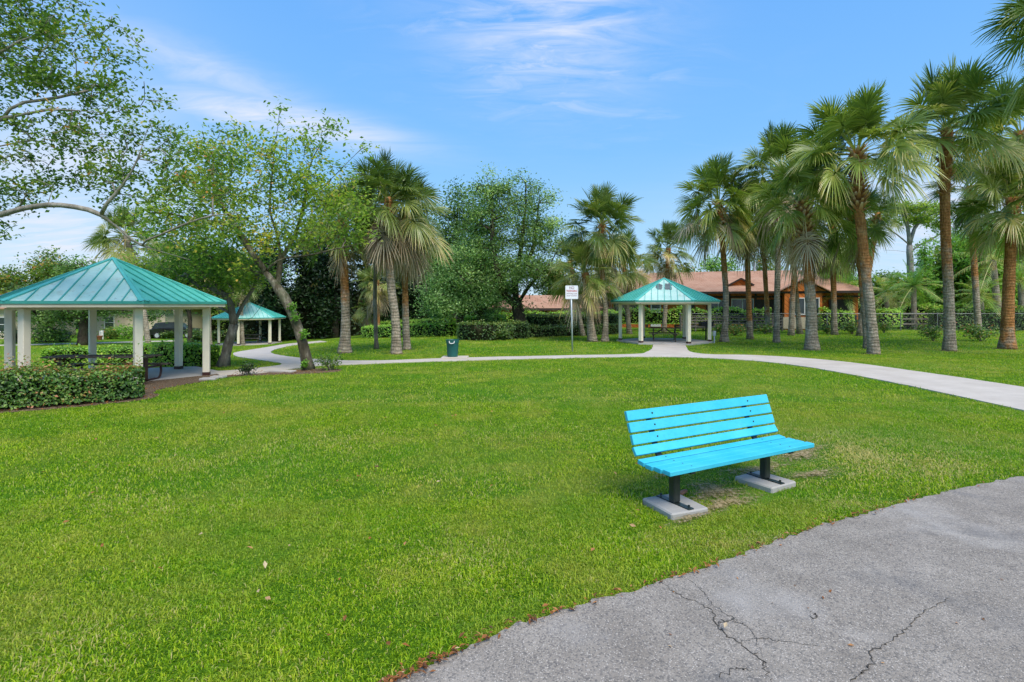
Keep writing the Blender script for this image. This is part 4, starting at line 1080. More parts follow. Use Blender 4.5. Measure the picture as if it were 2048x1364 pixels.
mb = MB(); mb.box(T(3.0, 4.4, 5.55), (1.7, .9, .75), rz=brz, bev=.06); mb.box(T(3.0, 4.4, 5.15), (1.3, .7, .3), rz=brz); mb.build('roof_vent_unit', M['white2'], hse)
mb = MB()
for x in (13.0, 13.8): mb.tube([T(x, 4.5, 5.2), T(x, 4.5, 6.3)], .12, 8)
mb.build('flue', M['galv'], hse)

# left wing, lower roof seen under the oak
A0, A1 = np.array([.9, 50.5]), np.array([10.2, 54.0])
bu = (A1 - A0) / np.linalg.norm(A1 - A0); bv = np.array([-bu[1], bu[0]]); brz = math.atan2(bu[1], bu[0]); BL = np.linalg.norm(A1 - A0)
wing = thing('low_wing_building', T(BL / 2, 3, 0), 'low orange building with a pale brown roof half hidden under the big oak', 'building')
mb = MB(); mb.box(T(BL / 2, 3, .8), (BL, 6, 2.0), rz=brz); mb.build('wall', M['orange'], wing)
mb = MB(); hip(mb, -1.0, BL + 1.2, -1.2, 7.2, 1.86, 3.15, (1.7, 2), T); rw = mb.build('roof', M['shingle'], wing)
mb = MB(); mb.bar(T(-1.0, -1.21, 1.76), T(BL + 1.2, -1.21, 1.76), .06, .22); mb.build('fascia', M['trim'], wing)
mb = MB()
for x in np.linspace(.2, BL, 6): mb.bar(T(x, -.08, -.2), T(x, -.08, 1.7), .16, .16); mb.bar(T(x, -.1, 1.25), T(x, -1.0, 1.68), .1, .1)
mb.build('timber_trim', M['trim'], wing)
mb = MB(); xa = 6.5; a, b_, ap = T(xa - .9, 1.0, 2.5), T(xa + .9, 1.0, 2.5), T(xa, 1.0, 3.35); mb.prism([a, b_, ap], np.array([*(bv * 2), 0])); mb.build('gable_vent', M['orange'], rw)

# timber ramp with railings in front of the orange building
q = g3((1462 - CX) / F * 44.5, 44.5)
rp = thing('access_ramp', q, 'grey timber ramp with slatted railings in front of the orange building', 'ramp')
x0, x1 = -4.1, 4.2
mb = MB(); mb.box(q + (0, .8, .28), (8.3, 1.5, .12)); mb.build('deck', M['deckwood'], rp)
for y in (0.0, 1.6):
    mb = MB()
    for x in np.linspace(x0, x1, 8): mb.box(q + (x, y, .62), (.1, .1, 1.28))
    for z in (.42, .66, .9, 1.14): mb.box(q + (.05, y - .07, z), (8.4, .035, .11))
    mb.box(q + (.05, y - .02, 1.28), (8.4, .16, .04)); mb.build('railing', M['deckwood'], rp)

# ------------------------------------------------------------------ chain link fence on the right
fx0, fx1, fyy = (1360 - CX) / F * 45, (2230 - CX) / F * 43, 45.0
fc = thing('chain_link_fence', g3((fx0 + fx1) / 2, fyy), 'waist high chain link fence with thin posts in front of the right hedge', 'fence')
for x in np.arange(fx0, fx1, 3.05):
    mb = MB(); b0 = g3(x, fyy); mb.tube([b0 - (0, 0, .05), b0 + (0, 0, 1.48)], .035, 8); mb.lathe(b0 + (0, 0, 1.46), [(.045, 0), (.045, .04), (0, .07)], 8); mb.build('post', M['chain'], fc)
mb = MB(); mb.tube([g3(fx0, fyy, 1.45), g3(fx1, fyy, 1.45)], .022, 6); mb.build('top_rail', M['chain'], fc)
mb = MB(); nW = int((fx1 - fx0) / .14); wv = .0035
for k in range(-10, nW):
    xa = fx0 + k * .14
    for sg in (-1, 1):
        a = np.array([xa, fyy, .04]) if sg > 0 else np.array([xa + 1.38, fyy, .04]); b_ = a + (sg * 1.38, 0, 1.38)
        s0, s1 = sorted((a[0], b_[0]))
        if s0 < fx0 or s1 > fx1: continue
        mb.add([a + (-wv, -.004 * sg, 0), a + (wv, -.004 * sg, 0), b_ + (wv, -.004 * sg, 0), b_ + (-wv, -.004 * sg, 0)], [(0, 1, 2, 3)])
mb.build('wire_mesh', M['chain'], fc)
# timber rail fence behind it
q = g3((1830 - CX) / F * 47.5, 47.5)
rl = thing('timber_rail_fence', q, 'low timber rail fence seen through the chain link between palms', 'fence')
mb = MB()
for z in (.5, .95, 1.4): mb.box(q + (0, 0, z), (15.5, .05, .13))
mb.build('rail', M['deckwood'], rl)
for x in np.linspace(-7.6, 7.6, 7):
    mb = MB(); mb.box(q + (x, .09, .75), (.13, .13, 1.6)); mb.build('post', M['deckwood'], rl)
q = g3((1690 - CX) / F * 46.5, 46.5)
mb = MB(); mb.box(q + (0, 0, .55), (3.4, .12, 1.5))
for k in range(9): mb.box(q + (0, -.07, .0 + k * .15), (3.38, .02, .10))
tag(mb.build('dark_screen', M['black'], origin=q), 'black slatted screen behind the chain link fence by a leaning palm', 'screen')

# ------------------------------------------------------------------ far left houses and car
def house(cx, cy, w, d, hgt, label, wins, rise=2.0, name='beige_house'):
    gz = float(H(cx, cy)); t = thing(name, (cx, cy, gz), label, 'house')
    mb = MB(); mb.box((cx, cy, gz + hgt / 2 - .2), (w, d, hgt + .4)); mb.build('wall', M['beige'], t)
    Tt = lambda x, y, z: np.array([cx + x, cy + y, gz + z])
    mb = MB(); hip(mb, -w / 2 - .6, w / 2 + .6, -d / 2 - .6, d / 2 + .6, hgt + .02, hgt + rise, (d / 2, d / 2), Tt); mb.build('roof', M['shingle'], t)
    for (x, z, ww, hh) in wins:
        mb = MB()
        for (a, b_, s1, s2) in ((0, hh / 2, ww + .16, .09), (0, -hh / 2, ww + .16, .09), (-ww / 2, 0, .09, hh - .09), (ww / 2, 0, .09, hh - .09), (0, 0, ww - .09, .05)):
            mb.box((cx + x + a, cy - d / 2 - .05, gz + z + b_), (s1, .09, s2))
        f = mb.build('window', M['white2'], t); g = MB(); g.box((cx + x, cy - d / 2 - .02, gz + z), (ww, .06, hh)); g.build('pane', M['glass'], f)
    return t
c = P(258, 660, 62); house(c[0], 66, 8.2, 8, 3.1, 'beige stucco house seen between the posts of the large pavilion', [(-2.2, 1.5, 1.1, 1.3)])
c = P(-60, 660, 56); house(c[0], 60, 9.0, 8, 3.2, 'beige house at the far left edge behind the shrubs', [(3.5, 1.5, 1.2, 1.5), (1.2, 1.5, 1.2, 1.5)])
for (px, py, lab) in ((203, 679, 'white louvred panel beside a flower pot at the beige house'), (314, 676, 'plain white utility panel at the right end of the beige house')):
    q = G(px, py); k = q[1] / F
    mb = MB(); w_, h_ = 7.5 * k, 18 * k; mb.box(q + (0, 0, h_ / 2), (w_, .12, h_), bev=.01)
    if px < 250:
        for j in range(6): mb.box(q + (0, -.075, h_ * (.15 + .13 * j)), (w_ * .7, .03, .05))
    else: mb.box(q + (0, -.07, h_ / 2), (w_ * .85, .02, h_ * .9))
    tag(mb.build('utility_panel', M['white2'], origin=q), lab, 'panel')
q = G(199, 680)
mb = MB(); mb.lathe(q, [(0, 0), (.16, 0), (.27, .36), (.30, .36), (.30, .43), (.25, .43), (.23, .34), (0, .34)], 16)
tag(mb.build('flower_pot', M['terra'], origin=q), 'terracotta flower pot beside the white louvred panel', 'pot')
def car(q, rz, label):
    t = thing('parked_car', q, label, 'car'); R = np.array([[math.cos(rz), -math.sin(rz), 0], [math.sin(rz), math.cos(rz), 0], [0, 0, 1]])
    Wc = lambda x, y, z: np.asarray(q) + R @ np.array([x, y, z])
    prof = [(-2.3, .38), (-2.33, .75), (-2.2, .98), (-1.75, 1.05), (-1.3, 1.1), (1.2, 1.08), (2.05, .98), (2.3, .8), (2.33, .4)]
    mb = MB(); sec = []
    for y, sc in ((-.9, .94), (-.82, 1.0), (.82, 1.0), (.9, .94)): sec.append([Wc(x, y, .38 + (z - .38) * sc) for x, z in prof])
    n_ = len(prof); V = np.array(sec).reshape(-1, 3); qd = [(a * n_ + i, a * n_ + i + 1, (a + 1) * n_ + i + 1, (a + 1) * n_ + i) for a in range(3) for i in range(n_ - 1)]
    mb.add(V, qd); mb.poly(sec[0]); mb.poly(sec[3][::-1]); mb.add([sec[0][0], sec[0][-1], sec[3][-1], sec[3][0]], [(0, 1, 2, 3)]); mb.build('body', M['carpaint'], t)
    cab = [(-2.05, 1.02), (-1.75, 1.6), (-1.4, 1.68), (.2, 1.68), (.55, 1.6), (1.25, 1.06)]
    mb = MB(); s0 = [Wc(x, -.78 + (.1 if z > 1.3 else 0), z) for x, z in cab]; s1 = [Wc(x, .78 - (.1 if z > 1.3 else 0), z) for x, z in cab]; k = len(cab)
    mb.add(s0 + s1, [(i, i + 1, k + i + 1, k + i) for i in range(k - 1)]); mb.poly(s0); mb.poly(s1[::-1]); mb.build('cabin', M['glass'], t)
    mb = MB(); mb.add([p + (0, 0, .012) for p in s0[1:5] + s1[1:5]], [(i, i + 1, 5 + i, 4 + i) for i in range(3)]); mb.build('roof_panel', M['carpaint'], t)
    for x in (-1.45, 1.45):
        for y in (-.84, .84):
            w = MB(); a = np.linspace(0, 2 * PI, 20, endpoint=False); ring = lambda r, yy: [Wc(x + r * math.cos(b), yy, .34 + r * math.sin(b)) for b in a]
            V = ring(.34, y - .1) + ring(.34, y + .1); w.add(V, [(i, (i + 1) % 20, 20 + (i + 1) % 20, 20 + i) for i in range(20)]); w.poly(V[:20]); w.poly(V[20:][::-1]); wo = w.build('wheel', M['tyre'], t)
            r_ = MB(); yy = y + (-.105 if y < 0 else .105); r_.poly(ring(.22, yy) if y < 0 else ring(.22, yy)[::-1]); r_.build('rim', M['galv'], wo)
    for y in (-.62, .62):
        h_ = MB(); h_.box(Wc(-2.3, y, .78), (.12, .34, .16), rz=rz, bev=.03); h_.build('headlight', M['white2'], t)
q = G(352, 676); car(q, math.radians(12), 'black parked car beyond the beige house half hidden by trunks')

# ================================================================== plants
ground_soil = []          # bare rings: (x, y, r)
def ring(p, r): ground_soil.append((p[0], p[1], r))

def palm(bx, by, tx, ty, R, r, label, **kw):
    b = G(bx, by); Y = b[1] + kw.pop('dy', 0); r *= .66 if bx > 1400 else .60; R *= 1.0 if bx < 1400 else 1.06
    tp = P(tx, ty, Y); mids = [P(mx, my, Y + (b[1] - Y) * .5) for mx, my in kw.pop('mids', [])]
    if bx > 1400 and not kw.get('boots'): kw['boots'] = 28
    if kw.pop('ring', True): ring(b, max(.55, r * 3.0))
    return sabal(b, tp, R, r, label, mid=mids, **kw)
# right grove, left to right
GR = 'cabbage palms of the right grove'
palm(1448, 684, 1437, 402, 2.6, .25, 'grey trunked palm with a splayed root base standing just right of the peeling pavilion', mids=[(1452, 600), (1446, 500)], n=44, dead=10, org=.55, group=GR, deadlow=(-20, -70), flare=1.9, low=-38, mat='sabal')
palm(1500, 679, 1492, 430, 2.4, .25, 'slim rusty orange trunk palm behind and right of the splayed root palm', n=34, dead=6, org=.22, group=GR, tone=.3)
palm(1537, 665, 1524, 440, 2.6, .27, 'shaded rear palm between the slim orange trunk and the vine covered palm', n=32, dead=6, org=.3, group=GR, tone=.25)
palm(1553, 685, 1558, 338, 2.7, .24, 'palm with hanging frond bases and green vine on its grey trunk', mids=[(1554, 600), (1557, 480)], n=36, dead=6, boots=80, org=.75, group=GR, tone=.35, low=-30)
palm(1582, 671, 1592, 455, 2.4, .27, 'dark mossy trunk palm right behind the vine covered palm', n=32, dead=8, org=.5, group=GR, tone=.25)
palm(1624, 700, 1604, 402, 2.5, .36, 'stout palm with a flared grey trunk under shaggy orange frond bases', mids=[(1621, 600), (1612, 500)], n=36, dead=8, boots=90, org=.55, group=GR, flare=1.55, low=-25)
palm(1669, 670, 1665, 452, 2.6, .28, 'dark crowned rear palm between the stout palm and the leaning palm', n=38, dead=8, org=.45, group=GR, tone=.22, low=-65)
palm(1748, 708, 1713, 300, 2.75, .31, 'leaning palm with a thick shaggy orange brown trunk top', mids=[(1741, 630), (1727, 500), (1716, 390)], n=44, boots=120, org=.50, group=GR, flare=1.3, low=-12)
palm(1737, 697, 1708, 430, 1.9, .25, 'half hidden palm trunk directly behind the leaning palm', mids=[(1730, 620), (1722, 540)], n=22, org=.5, group=GR, tone=.3, ring=False, dead=4, boots=30)
palm(1899, 702, 1894, 255, 3.0, .32, 'tallest palm of the grove with a scaly orange upper trunk and grey foot', mids=[(1898, 600), (1890, 420)], n=42, boots=60, org=.50, group=GR, flare=1.4, low=-14)
palm(2014, 698, 2026, 395, 2.3, .36, 'rusty orange trunk palm with a wide flared foot at the right edge', mids=[(2018, 560)], n=34, dead=4, org=.12, group=GR, flare=1.7, low=-60)
palm(2110, 694, 2042, 262, 3.1, .33, 'palm rooted beyond the right edge whose crown reaches over the rusty trunk', n=36, org=.4, group=GR, low=-55, dead=7, ring=False)
palm(2195, 722, 2165, 20, 2.9, .33, 'palm beyond the right edge showing one dark frond at the top corner', n=34, group=GR, low=-35, ring=False, tone=.25)
palm(1958, 676, 1938, 372, 2.3, .27, 'deeply shaded palm crown hanging between the two tallest right hand trunks', n=34, org=.5, group=GR, tone=.05, low=-75, dead=4, ring=False)
palm(1600, 668, 1575, 400, 2.5, .26, 'rear palm whose crown fills the gap above the stout palm', n=36, dead=5, org=.4, group=GR, tone=.2, low=-50)
palm(1718, 672, 1756, 425, 1.6, .25, 'rear palm with a crown peeking out right of the leaning palm', n=30, dead=3, org=.5, group=GR, tone=.25, low=-40, ring=False)
# centre
GC = 'cabbage palms by the sign'
palm(1210, 683, 1204, 448, 2.45, .25, 'grey trunk palm with a knobbly base just left of the peeling pavilion', mids=[(1211, 620), (1202, 520)], n=44, boots=36, dead=3, org=.6, group=GC, mat='sabal_olive', flare=1.9, tone=.38)
palm(1185, 683, 1170, 545, 2.15, .36, 'thick trunk palm with a low drooping crown right of the sign pole', n=34, dead=6, org=.95, group=GC, mat='sabal_olive', tone=.55)
palm(1259, 668, 1247, 522, 2.5, .28, 'rear palm with an olive crown between the knobbly palm and the pavilion roof', n=34, dead=6, org=.9, group=GC, mat='sabal_olive', tone=.6)
palm(1328, 664, 1337, 496, 2.25, .28, 'palm rising behind the apex of the peeling pavilion', n=34, dead=6, org=.5, group=GC, mat='sabal_olive', tone=.5)
palm(1166, 672, 1140, 520, 2.0, .26, 'thin grey trunk palm seen just right of the sign panel', n=26, dead=3, org=.9, group=GC, mat='sabal_olive', tone=.55, ring=False)
# left of centre
GLf = 'cabbage palms left of the bin'
palm(689, 706, 683, 440, 2.0, .34, 'stout palm with a swollen bulbous base left of the thin sapling', mids=[(691, 620)], n=34, dead=4, org=.55, group=GLf, flare=1.9, mat='sabal_olive', tone=.4, low=-30)
palm(793, 708, 777, 395, 2.15, .31, 'tall palm with a shaggy leaning grey trunk and skirt of dead fronds', mids=[(791, 640), (783, 580), (778, 500)], n=44, dead=26, org=.68, group=GLf, boots=14, mat='sabal_olive', tone=.30, low=-32, deadlow=(-52, -84))
palm(814, 699, 808, 425, 2.35, .27, 'tall palm with a smooth orange trunk and wide skirt of dead fronds', mids=[(811, 620)], n=46, dead=34, org=.42, group=GLf, mat='sabal_olive', tone=.38, low=-38, deadlow=(-45, -84))
palm(652, 676, 657, 562, 1.75, .21, 'small pale trunk palm left of the bulbous palm', n=28, dead=14, org=1.2, group=GLf, mat='sabal_olive', tone=.6)
palm(735, 673, 737, 612, 1.5, .20, 'short grey palm in the shade just left of the thin sapling', n=20, dead=12, org=1.2, group=GLf, mat='sabal_olive', ring=False)
palm(758, 672, 755, 560, 1.9, .22, 'small orange trunk palm just right of the thin sapling', n=28, dead=20, org=.2, group=GLf, mat='sabal_olive', tone=.55, ring=False)
# behind the large pavilion
GP = 'palms behind the large pavilion'
palm(299, 704, 252, 470, 2.3, .29, 'leaning grey palm trunk seen between the two middle posts of the large pavilion', mids=[(290, 640), (280, 580)], n=34, dead=8, org=1.2, group=GP, mat='sabal_olive', tone=.55)
palm(366, 698, 330, 520, 1.9, .24, 'pale palm trunk right behind the second right post of the large pavilion', n=28, dead=4, org=1.2, group=GP, mat='sabal_olive', ring=False)
palm(421, 697, 415, 548, 1.7, .22, 'grey palm trunk just right of the last post of the large pavilion', n=26, dead=4, org=1.2, group=GP, mat='sabal_olive')
palm(486, 691, 480, 560, 1.8, .24, 'palm trunk standing in front of the far teal pavilion', n=26, dead=4, org=1.2, group=GP, mat='sabal_olive')

# ---------------------------------------------------------- deciduous trees on the left
def E(px, py, Y, rx, ry, rz=None, dy=0.0):        # crown lobe given by its measured place and size
    k = Y / F; return (P(px, py, Y) + (0, dy, 0), np.array([rx * k, (rz or rx) * k, ry * k]))
# tree whose trunk stands out of view to the left, limbs reaching in over the pavilion
Yt = 12.5
b0 = g3(-16.0, 12.6)
lim = [[b0, b0 + (.1, 0, 1.6), b0 + (.3, 0, 3.2), P(-240, 330, Yt + .1), P(-230, 180, Yt), P(-200, 20, Yt)],
       [P(-300, 450, Yt), P(-140, 460, Yt - .3), P(-10, 432, Yt - .5), P(60, 414, Yt - .6), P(120, 410, Yt - .6), P(190, 424, Yt - .4), P(235, 455, Yt - .1), P(275, 487, Yt), P(330, 505, Yt + .2), P(380, 520, Yt + .3)],
       [P(275, 487, Yt), P(320, 470, Yt - .2), P(360, 452, Yt - .3), P(420, 432, Yt - .3), P(480, 425, Yt - .2)],
       [P(195, 426, Yt - .4), P(230, 390, Yt - .5), P(268, 335, Yt - .6), P(285, 290, Yt - .7)],
       [P(-250, 250, Yt), P(-100, 250, Yt - .4), P(0, 238, Yt - .5), P(60, 226, Yt - .5), P(110, 219, Yt - .6), P(190, 224, Yt - .6)],
       [P(0, 238, Yt - .5), P(30, 210, Yt - .5), P(60, 203, Yt - .4), P(110, 196, Yt - .3), P(180, 180, Yt)],
       [P(-230, 140, Yt), P(-100, 150, Yt), P(0, 105, Yt - .3), P(40, 82, Yt - .3), P(95, 65, Yt - .4)],
       [P(-200, 30, Yt), P(-100, 20, Yt), P(10, -10, Yt - .2), P(100, -30, Yt - .2)]]
L1 = [E(60, 20, Yt, 130, 60, 110), E(0, 90, Yt, 110, 80, 120), E(150, 110, Yt, 130, 70, 100), E(230, 170, Yt, 85, 45, 60), E(120, 165, Yt, 120, 45, 90), E(60, 330, Yt, 90, 90, 90),
      E(180, 330, Yt, 100, 80, 80), E(290, 290, Yt, 80, 60, 70), E(270, 350, Yt, 80, 60, 70), E(250, 220, Yt, 60, 40, 60), E(40, 400, Yt, 80, 40, 60), E(390, 350, Yt, 70, 60, 60), E(-150, 150, Yt, 150, 150, 150), E(-150, 350, Yt, 140, 120, 150), E(30, 470, Yt, 50, 22, 40), E(430, 430, Yt, 60, 40, 50), E(120, 260, Yt, 120, 50, 90), E(160, 380, Yt, 110, 35, 80), E(-60, -60, Yt, 200, 60, 150), E(345, 275, Yt, 65, 45, 60), E(420, 300, Yt, 60, 45, 60), E(350, 400, Yt, 90, 60, 70), E(460, 370, Yt, 60, 55, 60), E(220, 60, Yt, 30, 40, 50), E(290, 200, Yt, 45, 30, 40)]
broadleaf('leafy_shade_tree', 'sparse leafed tree whose long limbs reach over the large pavilion from the left edge', 'tree', lim, L1, 820, 23000, .105, M['mid'], M['bark_pale'], .19, spread=.135, step=.25, tone=(.45, .25), along=.45, aspect=.55, flat=.8, ex=.66)
# leaning tree with mossy trunk
Yt = 18.2
b0 = G(617, 740)
lim = [[b0, P(606, 690, Yt), P(590, 640, Yt), P(572, 600, Yt), P(555, 575, Yt), P(532, 545, Yt)],
       [P(532, 545, Yt), P(545, 528, Yt - .2), P(575, 515, Yt - .4), P(620, 510, Yt - .6), P(670, 498, Yt - .8), P(725, 486, Yt - 1)],
       [P(572, 600, Yt), P(545, 555, Yt + .2), P(500, 540, Yt + .4), P(465, 525, Yt + .5), P(430, 515, Yt + .6), P(370, 500, Yt + .6)],
       [P(555, 575, Yt), P(560, 520, Yt + .3), P(555, 470, Yt + .5), P(540, 420, Yt + .5), P(545, 340, Yt + .4), P(556, 250, Yt + .3), P(560, 215, Yt + .3)],
       [P(560, 520, Yt + .3), P(590, 470, Yt + .6), P(610, 400, Yt + .6), P(620, 330, Yt + .6), P(655, 265, Yt + .6)],
       [P(532, 545, Yt), P(500, 500, Yt - .3), P(470, 450, Yt - .4), P(440, 400, Yt - .4), P(420, 330, Yt - .4)],
       [P(610, 400, Yt + .6), P(660, 360, Yt + .4), P(700, 320, Yt + .4), P(725, 295, Yt + .4)],
       [P(470, 450, Yt - .4), P(400, 440, Yt - .2), P(330, 425, Yt)]]
L2 = [E(560, 235, Yt, 28, 35), E(640, 265, Yt, 45, 40), E(725, 292, Yt, 22, 18), E(480, 300, Yt, 80, 50), E(580, 330, Yt, 80, 60), E(400, 310, Yt, 70, 45), E(640, 390, Yt, 80, 65), E(500, 390, Yt, 100, 70), E(390, 400, Yt, 90, 70), E(690, 360, Yt, 40, 45),
      E(640, 460, Yt, 90, 45), E(520, 470, Yt, 100, 45), E(400, 480, Yt, 100, 50), E(700, 430, Yt, 50, 50), E(440, 540, Yt, 70, 30), E(330, 440, Yt, 60, 60), E(700, 480, Yt, 35, 25)]
tt = broadleaf('leaning_tree', 'mossy leaning tree with forked limbs and sparse olive leaves beside the footpath bend', 'tree', lim, L2, 640, 15500, .145, M['olive'], M['bark_moss'], .165, spread=.24, step=.3, tone=(.5, .24), along=.45, ex=.62)
# tufts of new shoots on its trunk
for (px, py) in ((592, 636), (603, 668), (603, 728), (580, 615)):
    lf = MB(); leaves(lf, P(px + rng.uniform(-8, 8), py, Yt - .25) + rng.normal(size=(90, 3)) * (.06, .06, .07), .11, np.clip(rng.normal(.4, .2, 90), 0, 1)); lf.build('trunk_shoot', M['fresh'], tt)
ring(b0, .9)
# smaller forked tree beside the pavilion
Yt = 19.3
b0 = G(446, 733); Yt = b0[1]
lim = [[b0, P(452, 705, Yt), P(462, 670, Yt), P(468, 648, Yt)],
       [P(468, 648, Yt), P(464, 625, Yt - .1), P(458, 600, Yt - .2), P(440, 585, Yt - .3), P(415, 570, Yt - .4)],
       [P(468, 648, Yt), P(480, 620, Yt + .2), P(498, 590, Yt + .3), P(515, 560, Yt + .4), P(520, 530, Yt + .5)],
       [P(468, 648, Yt), P(495, 640, Yt - .2), P(512, 628, Yt - .3), P(530, 596, Yt - .3)],
       [P(464, 625, Yt - .1), P(450, 618, Yt), P(432, 612, Yt), P(420, 600, Yt)]]
L3 = [E(470, 560, Yt, 70, 35), E(400, 560, Yt, 60, 35), E(350, 530, Yt, 70, 40), E(520, 545, Yt, 50, 35), E(440, 520, Yt, 90, 40), E(300, 540, Yt, 40, 30), E(420, 590, Yt, 30, 20)]
broadleaf('forked_tree', 'small forked tree with a twisting grey trunk between the large and far pavilions', 'tree', lim, L3, 260, 9500, .13, M['olive'], M['bark'], .165, spread=.26, step=.3, tone=(.4, .22), ex=.62)
ring(b0, .6)
# thin sapling
b0 = G(753, 698); Yt = b0[1]
lim = [[b0, P(751, 640, Yt), P(750, 590, Yt), P(751, 540, Yt), P(748, 470, Yt)], [P(750, 565, Yt), P(765, 550, Yt), P(772, 540, Yt)], [P(750, 560, Yt), P(730, 545, Yt), P(712, 535, Yt)]]
broadleaf('thin_sapling', 'thin straight grey trunk of a slender tree left of the shaggy palm', 'tree', lim, [E(740, 450, Yt, 40, 50), E(720, 400, Yt, 40, 40)], 60, 2600, .15, M['olive'], M['bark'], .10, spread=.35)

# ---------------------------------------------------------- big oaks in the middle
b0 = G(1041, 671); Yt = b0[1]
lim = [[b0, P(1040, 640, Yt), P(1034, 610, Yt), P(1030, 570, Yt), P(1040, 510, Yt), P(1050, 430, Yt), P(1052, 370, Yt)],
       [P(1034, 610, Yt), P(1060, 570, Yt - .5), P(1085, 545, Yt - .8), P(1105, 520, Yt - 1)],
       [P(1034, 612, Yt), P(1010, 590, Yt - .5), P(995, 550, Yt - 1), P(985, 480, Yt - 1), P(985, 400, Yt - .5)],
       [P(1036, 560, Yt), P(1065, 500, Yt + .5), P(1075, 430, Yt + .5), P(1080, 390, Yt)]]
LO = [E(985, 390, Yt, 62, 48, 70), E(1058, 368, Yt, 44, 34, 50), E(1095, 395, Yt, 34, 34, 40), E(1030, 440, Yt, 85, 50, 90), E(960, 470, Yt, 60, 55, 70), E(1080, 470, Yt, 55, 50, 70), E(1010, 530, Yt, 90, 45, 95, -1.0), E(1075, 545, Yt, 45, 45, 60, -.5), E(950, 545, Yt, 50, 50, 60, -.8), E(1055, 350, Yt, 18, 14), E(1060, 600, Yt, 25, 22, 30)]
broadleaf('large_oak', 'largest oak with a tall ragged crown over the clipped hedge', 'tree', lim, LO, 250, 36000, .165, M['oak'], M['bark_dark'], .40, spread=.40, step=.5, tone=(.5, .42), along=.45, group=None, flat=.7)
b0 = g3((963 - CX) / F * 40.5, 40.5); Yt = 39.5
lim = [[b0, P(962, 620, Yt), P(955, 570, Yt), P(950, 520, Yt)], [P(962, 620, Yt), P(930, 585, Yt - 1), P(890, 560, Yt - 1)], [P(958, 600, Yt), P(990, 570, Yt - 1.2), P(1015, 545, Yt - 1.5)]]
LO2 = [E(940, 540, Yt, 65, 40, 65, -1.2), E(890, 570, Yt, 48, 45, 60, -1), E(1000, 560, Yt, 55, 40, 55, -1.5), E(960, 600, Yt, 70, 30, 60, -1.4), E(880, 620, Yt, 40, 28, 50, -1), E(940, 490, Yt, 50, 30, 50), E(905, 605, Yt, 50, 40, 50, -1.3), E(985, 625, Yt, 30, 18, 40, -1)]
broadleaf('spreading_oak', 'lower spreading oak with bright drooping foliage left of the large oak', 'tree', lim, LO2, 240, 28000, .155, M['oak_light'], M['bark_dark'], .33, spread=.40, step=.5, tone=(.55, .42), along=.5, flat=.65, droop=.12)
b0 = g3((905 - CX) / F * 46, 46); Yt = 46
lim = [[b0, P(908, 600, Yt), P(910, 520, Yt), P(915, 420, Yt)]]
broadleaf('rear_oak', 'tall thin topped oak behind the dead skirt palms and left of the largest oak', 'tree', lim, [E(915, 400, Yt, 28, 40), E(935, 450, Yt, 45, 50), E(890, 460, Yt, 40, 50), E(900, 530, Yt, 60, 55), E(955, 400, Yt, 25, 25)], 300, 15000, .23, M['oak'], M['bark_dark'], .35, spread=.5, step=.6, tone=(.35, .25))

# ---------------------------------------------------------- dark wood and background trees
def far_tree(px, py, Y, w, top, label, mat='dark', nl=9000, size=.3, tone=(.45, .28), base_py=None, lob=7, group='trees of the dark wood', name='background_tree', low=None, nt=160):
    k = Y / F; b = g3((px - CX) / F * Y, Y); by = low if low is not None else HY + (CAMZ - b[2]) / k - 6
    Ls = []
    Hh = by - top
    for j in range(lob):
        fy = (j + .5) / lob; yy = top + Hh * (.12 + .82 * fy) ; ww = w * (.55 + .45 * math.sin(PI * min(1, .25 + .7 * fy)))
        Ls.append(E(px + rng.uniform(-.35, .35) * w, yy, Y, ww * rng.uniform(.5, .75), Hh * rng.uniform(.12, .2), ww * .6))
    lim = [[b, P(px + 3, by - Hh * .3, Y), P(px - 2, by - Hh * .6, Y), P(px, top + Hh * .12, Y)]]
    return broadleaf(name, label, 'tree', lim, Ls, nt, nl, size, M[mat], M['bark_dark'], .3, spread=.6, step=.9, tone=tone, group=group, along=.7)
dw = [(545, 52, 60, 470, 'dark tree behind the far pavilion roof'), (610, 55, 60, 450, 'dark tree behind the small pale palm'), (670, 53, 55, 430, 'dark tree behind the bulbous palm'), (735, 57, 60, 420, 'dark tree behind the thin sapling'),
      (800, 55, 55, 440, 'dark tree behind the two skirted palms'), (850, 57, 50, 460, 'dark tree between the skirted palms and the spreading oak'), (905, 58, 60, 480, 'dark tree behind the spreading oak'), (980, 60, 60, 500, 'dark tree behind the largest oak')]
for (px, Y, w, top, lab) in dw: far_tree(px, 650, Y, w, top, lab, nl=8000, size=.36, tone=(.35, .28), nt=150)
lt = [(20, 60, 70, 535, 'olive green tree at the far left behind the pavilion roof', 'mid'), (100, 62, 60, 500, 'bushy green tree above the left slope of the large pavilion roof', 'mid'), (165, 58, 60, 512, 'round green tree behind the large pavilion apex', 'oak'), (235, 74, 60, 520, 'pale olive tree behind the beige house', 'olive'),
      (330, 72, 60, 500, 'tree behind the right slope of the large pavilion roof', 'olive'), (400, 70, 60, 480, 'tree between the large pavilion and the far pavilion', 'olive'), (470, 66, 55, 490, 'olive tree behind the far pavilion', 'olive')]
for (px, Y, w, top, lab, m) in lt: far_tree(px, 650, Y, w, top, lab, m, nl=7000, size=.34, tone=(.5, .25), group='trees on the far left', low=645)
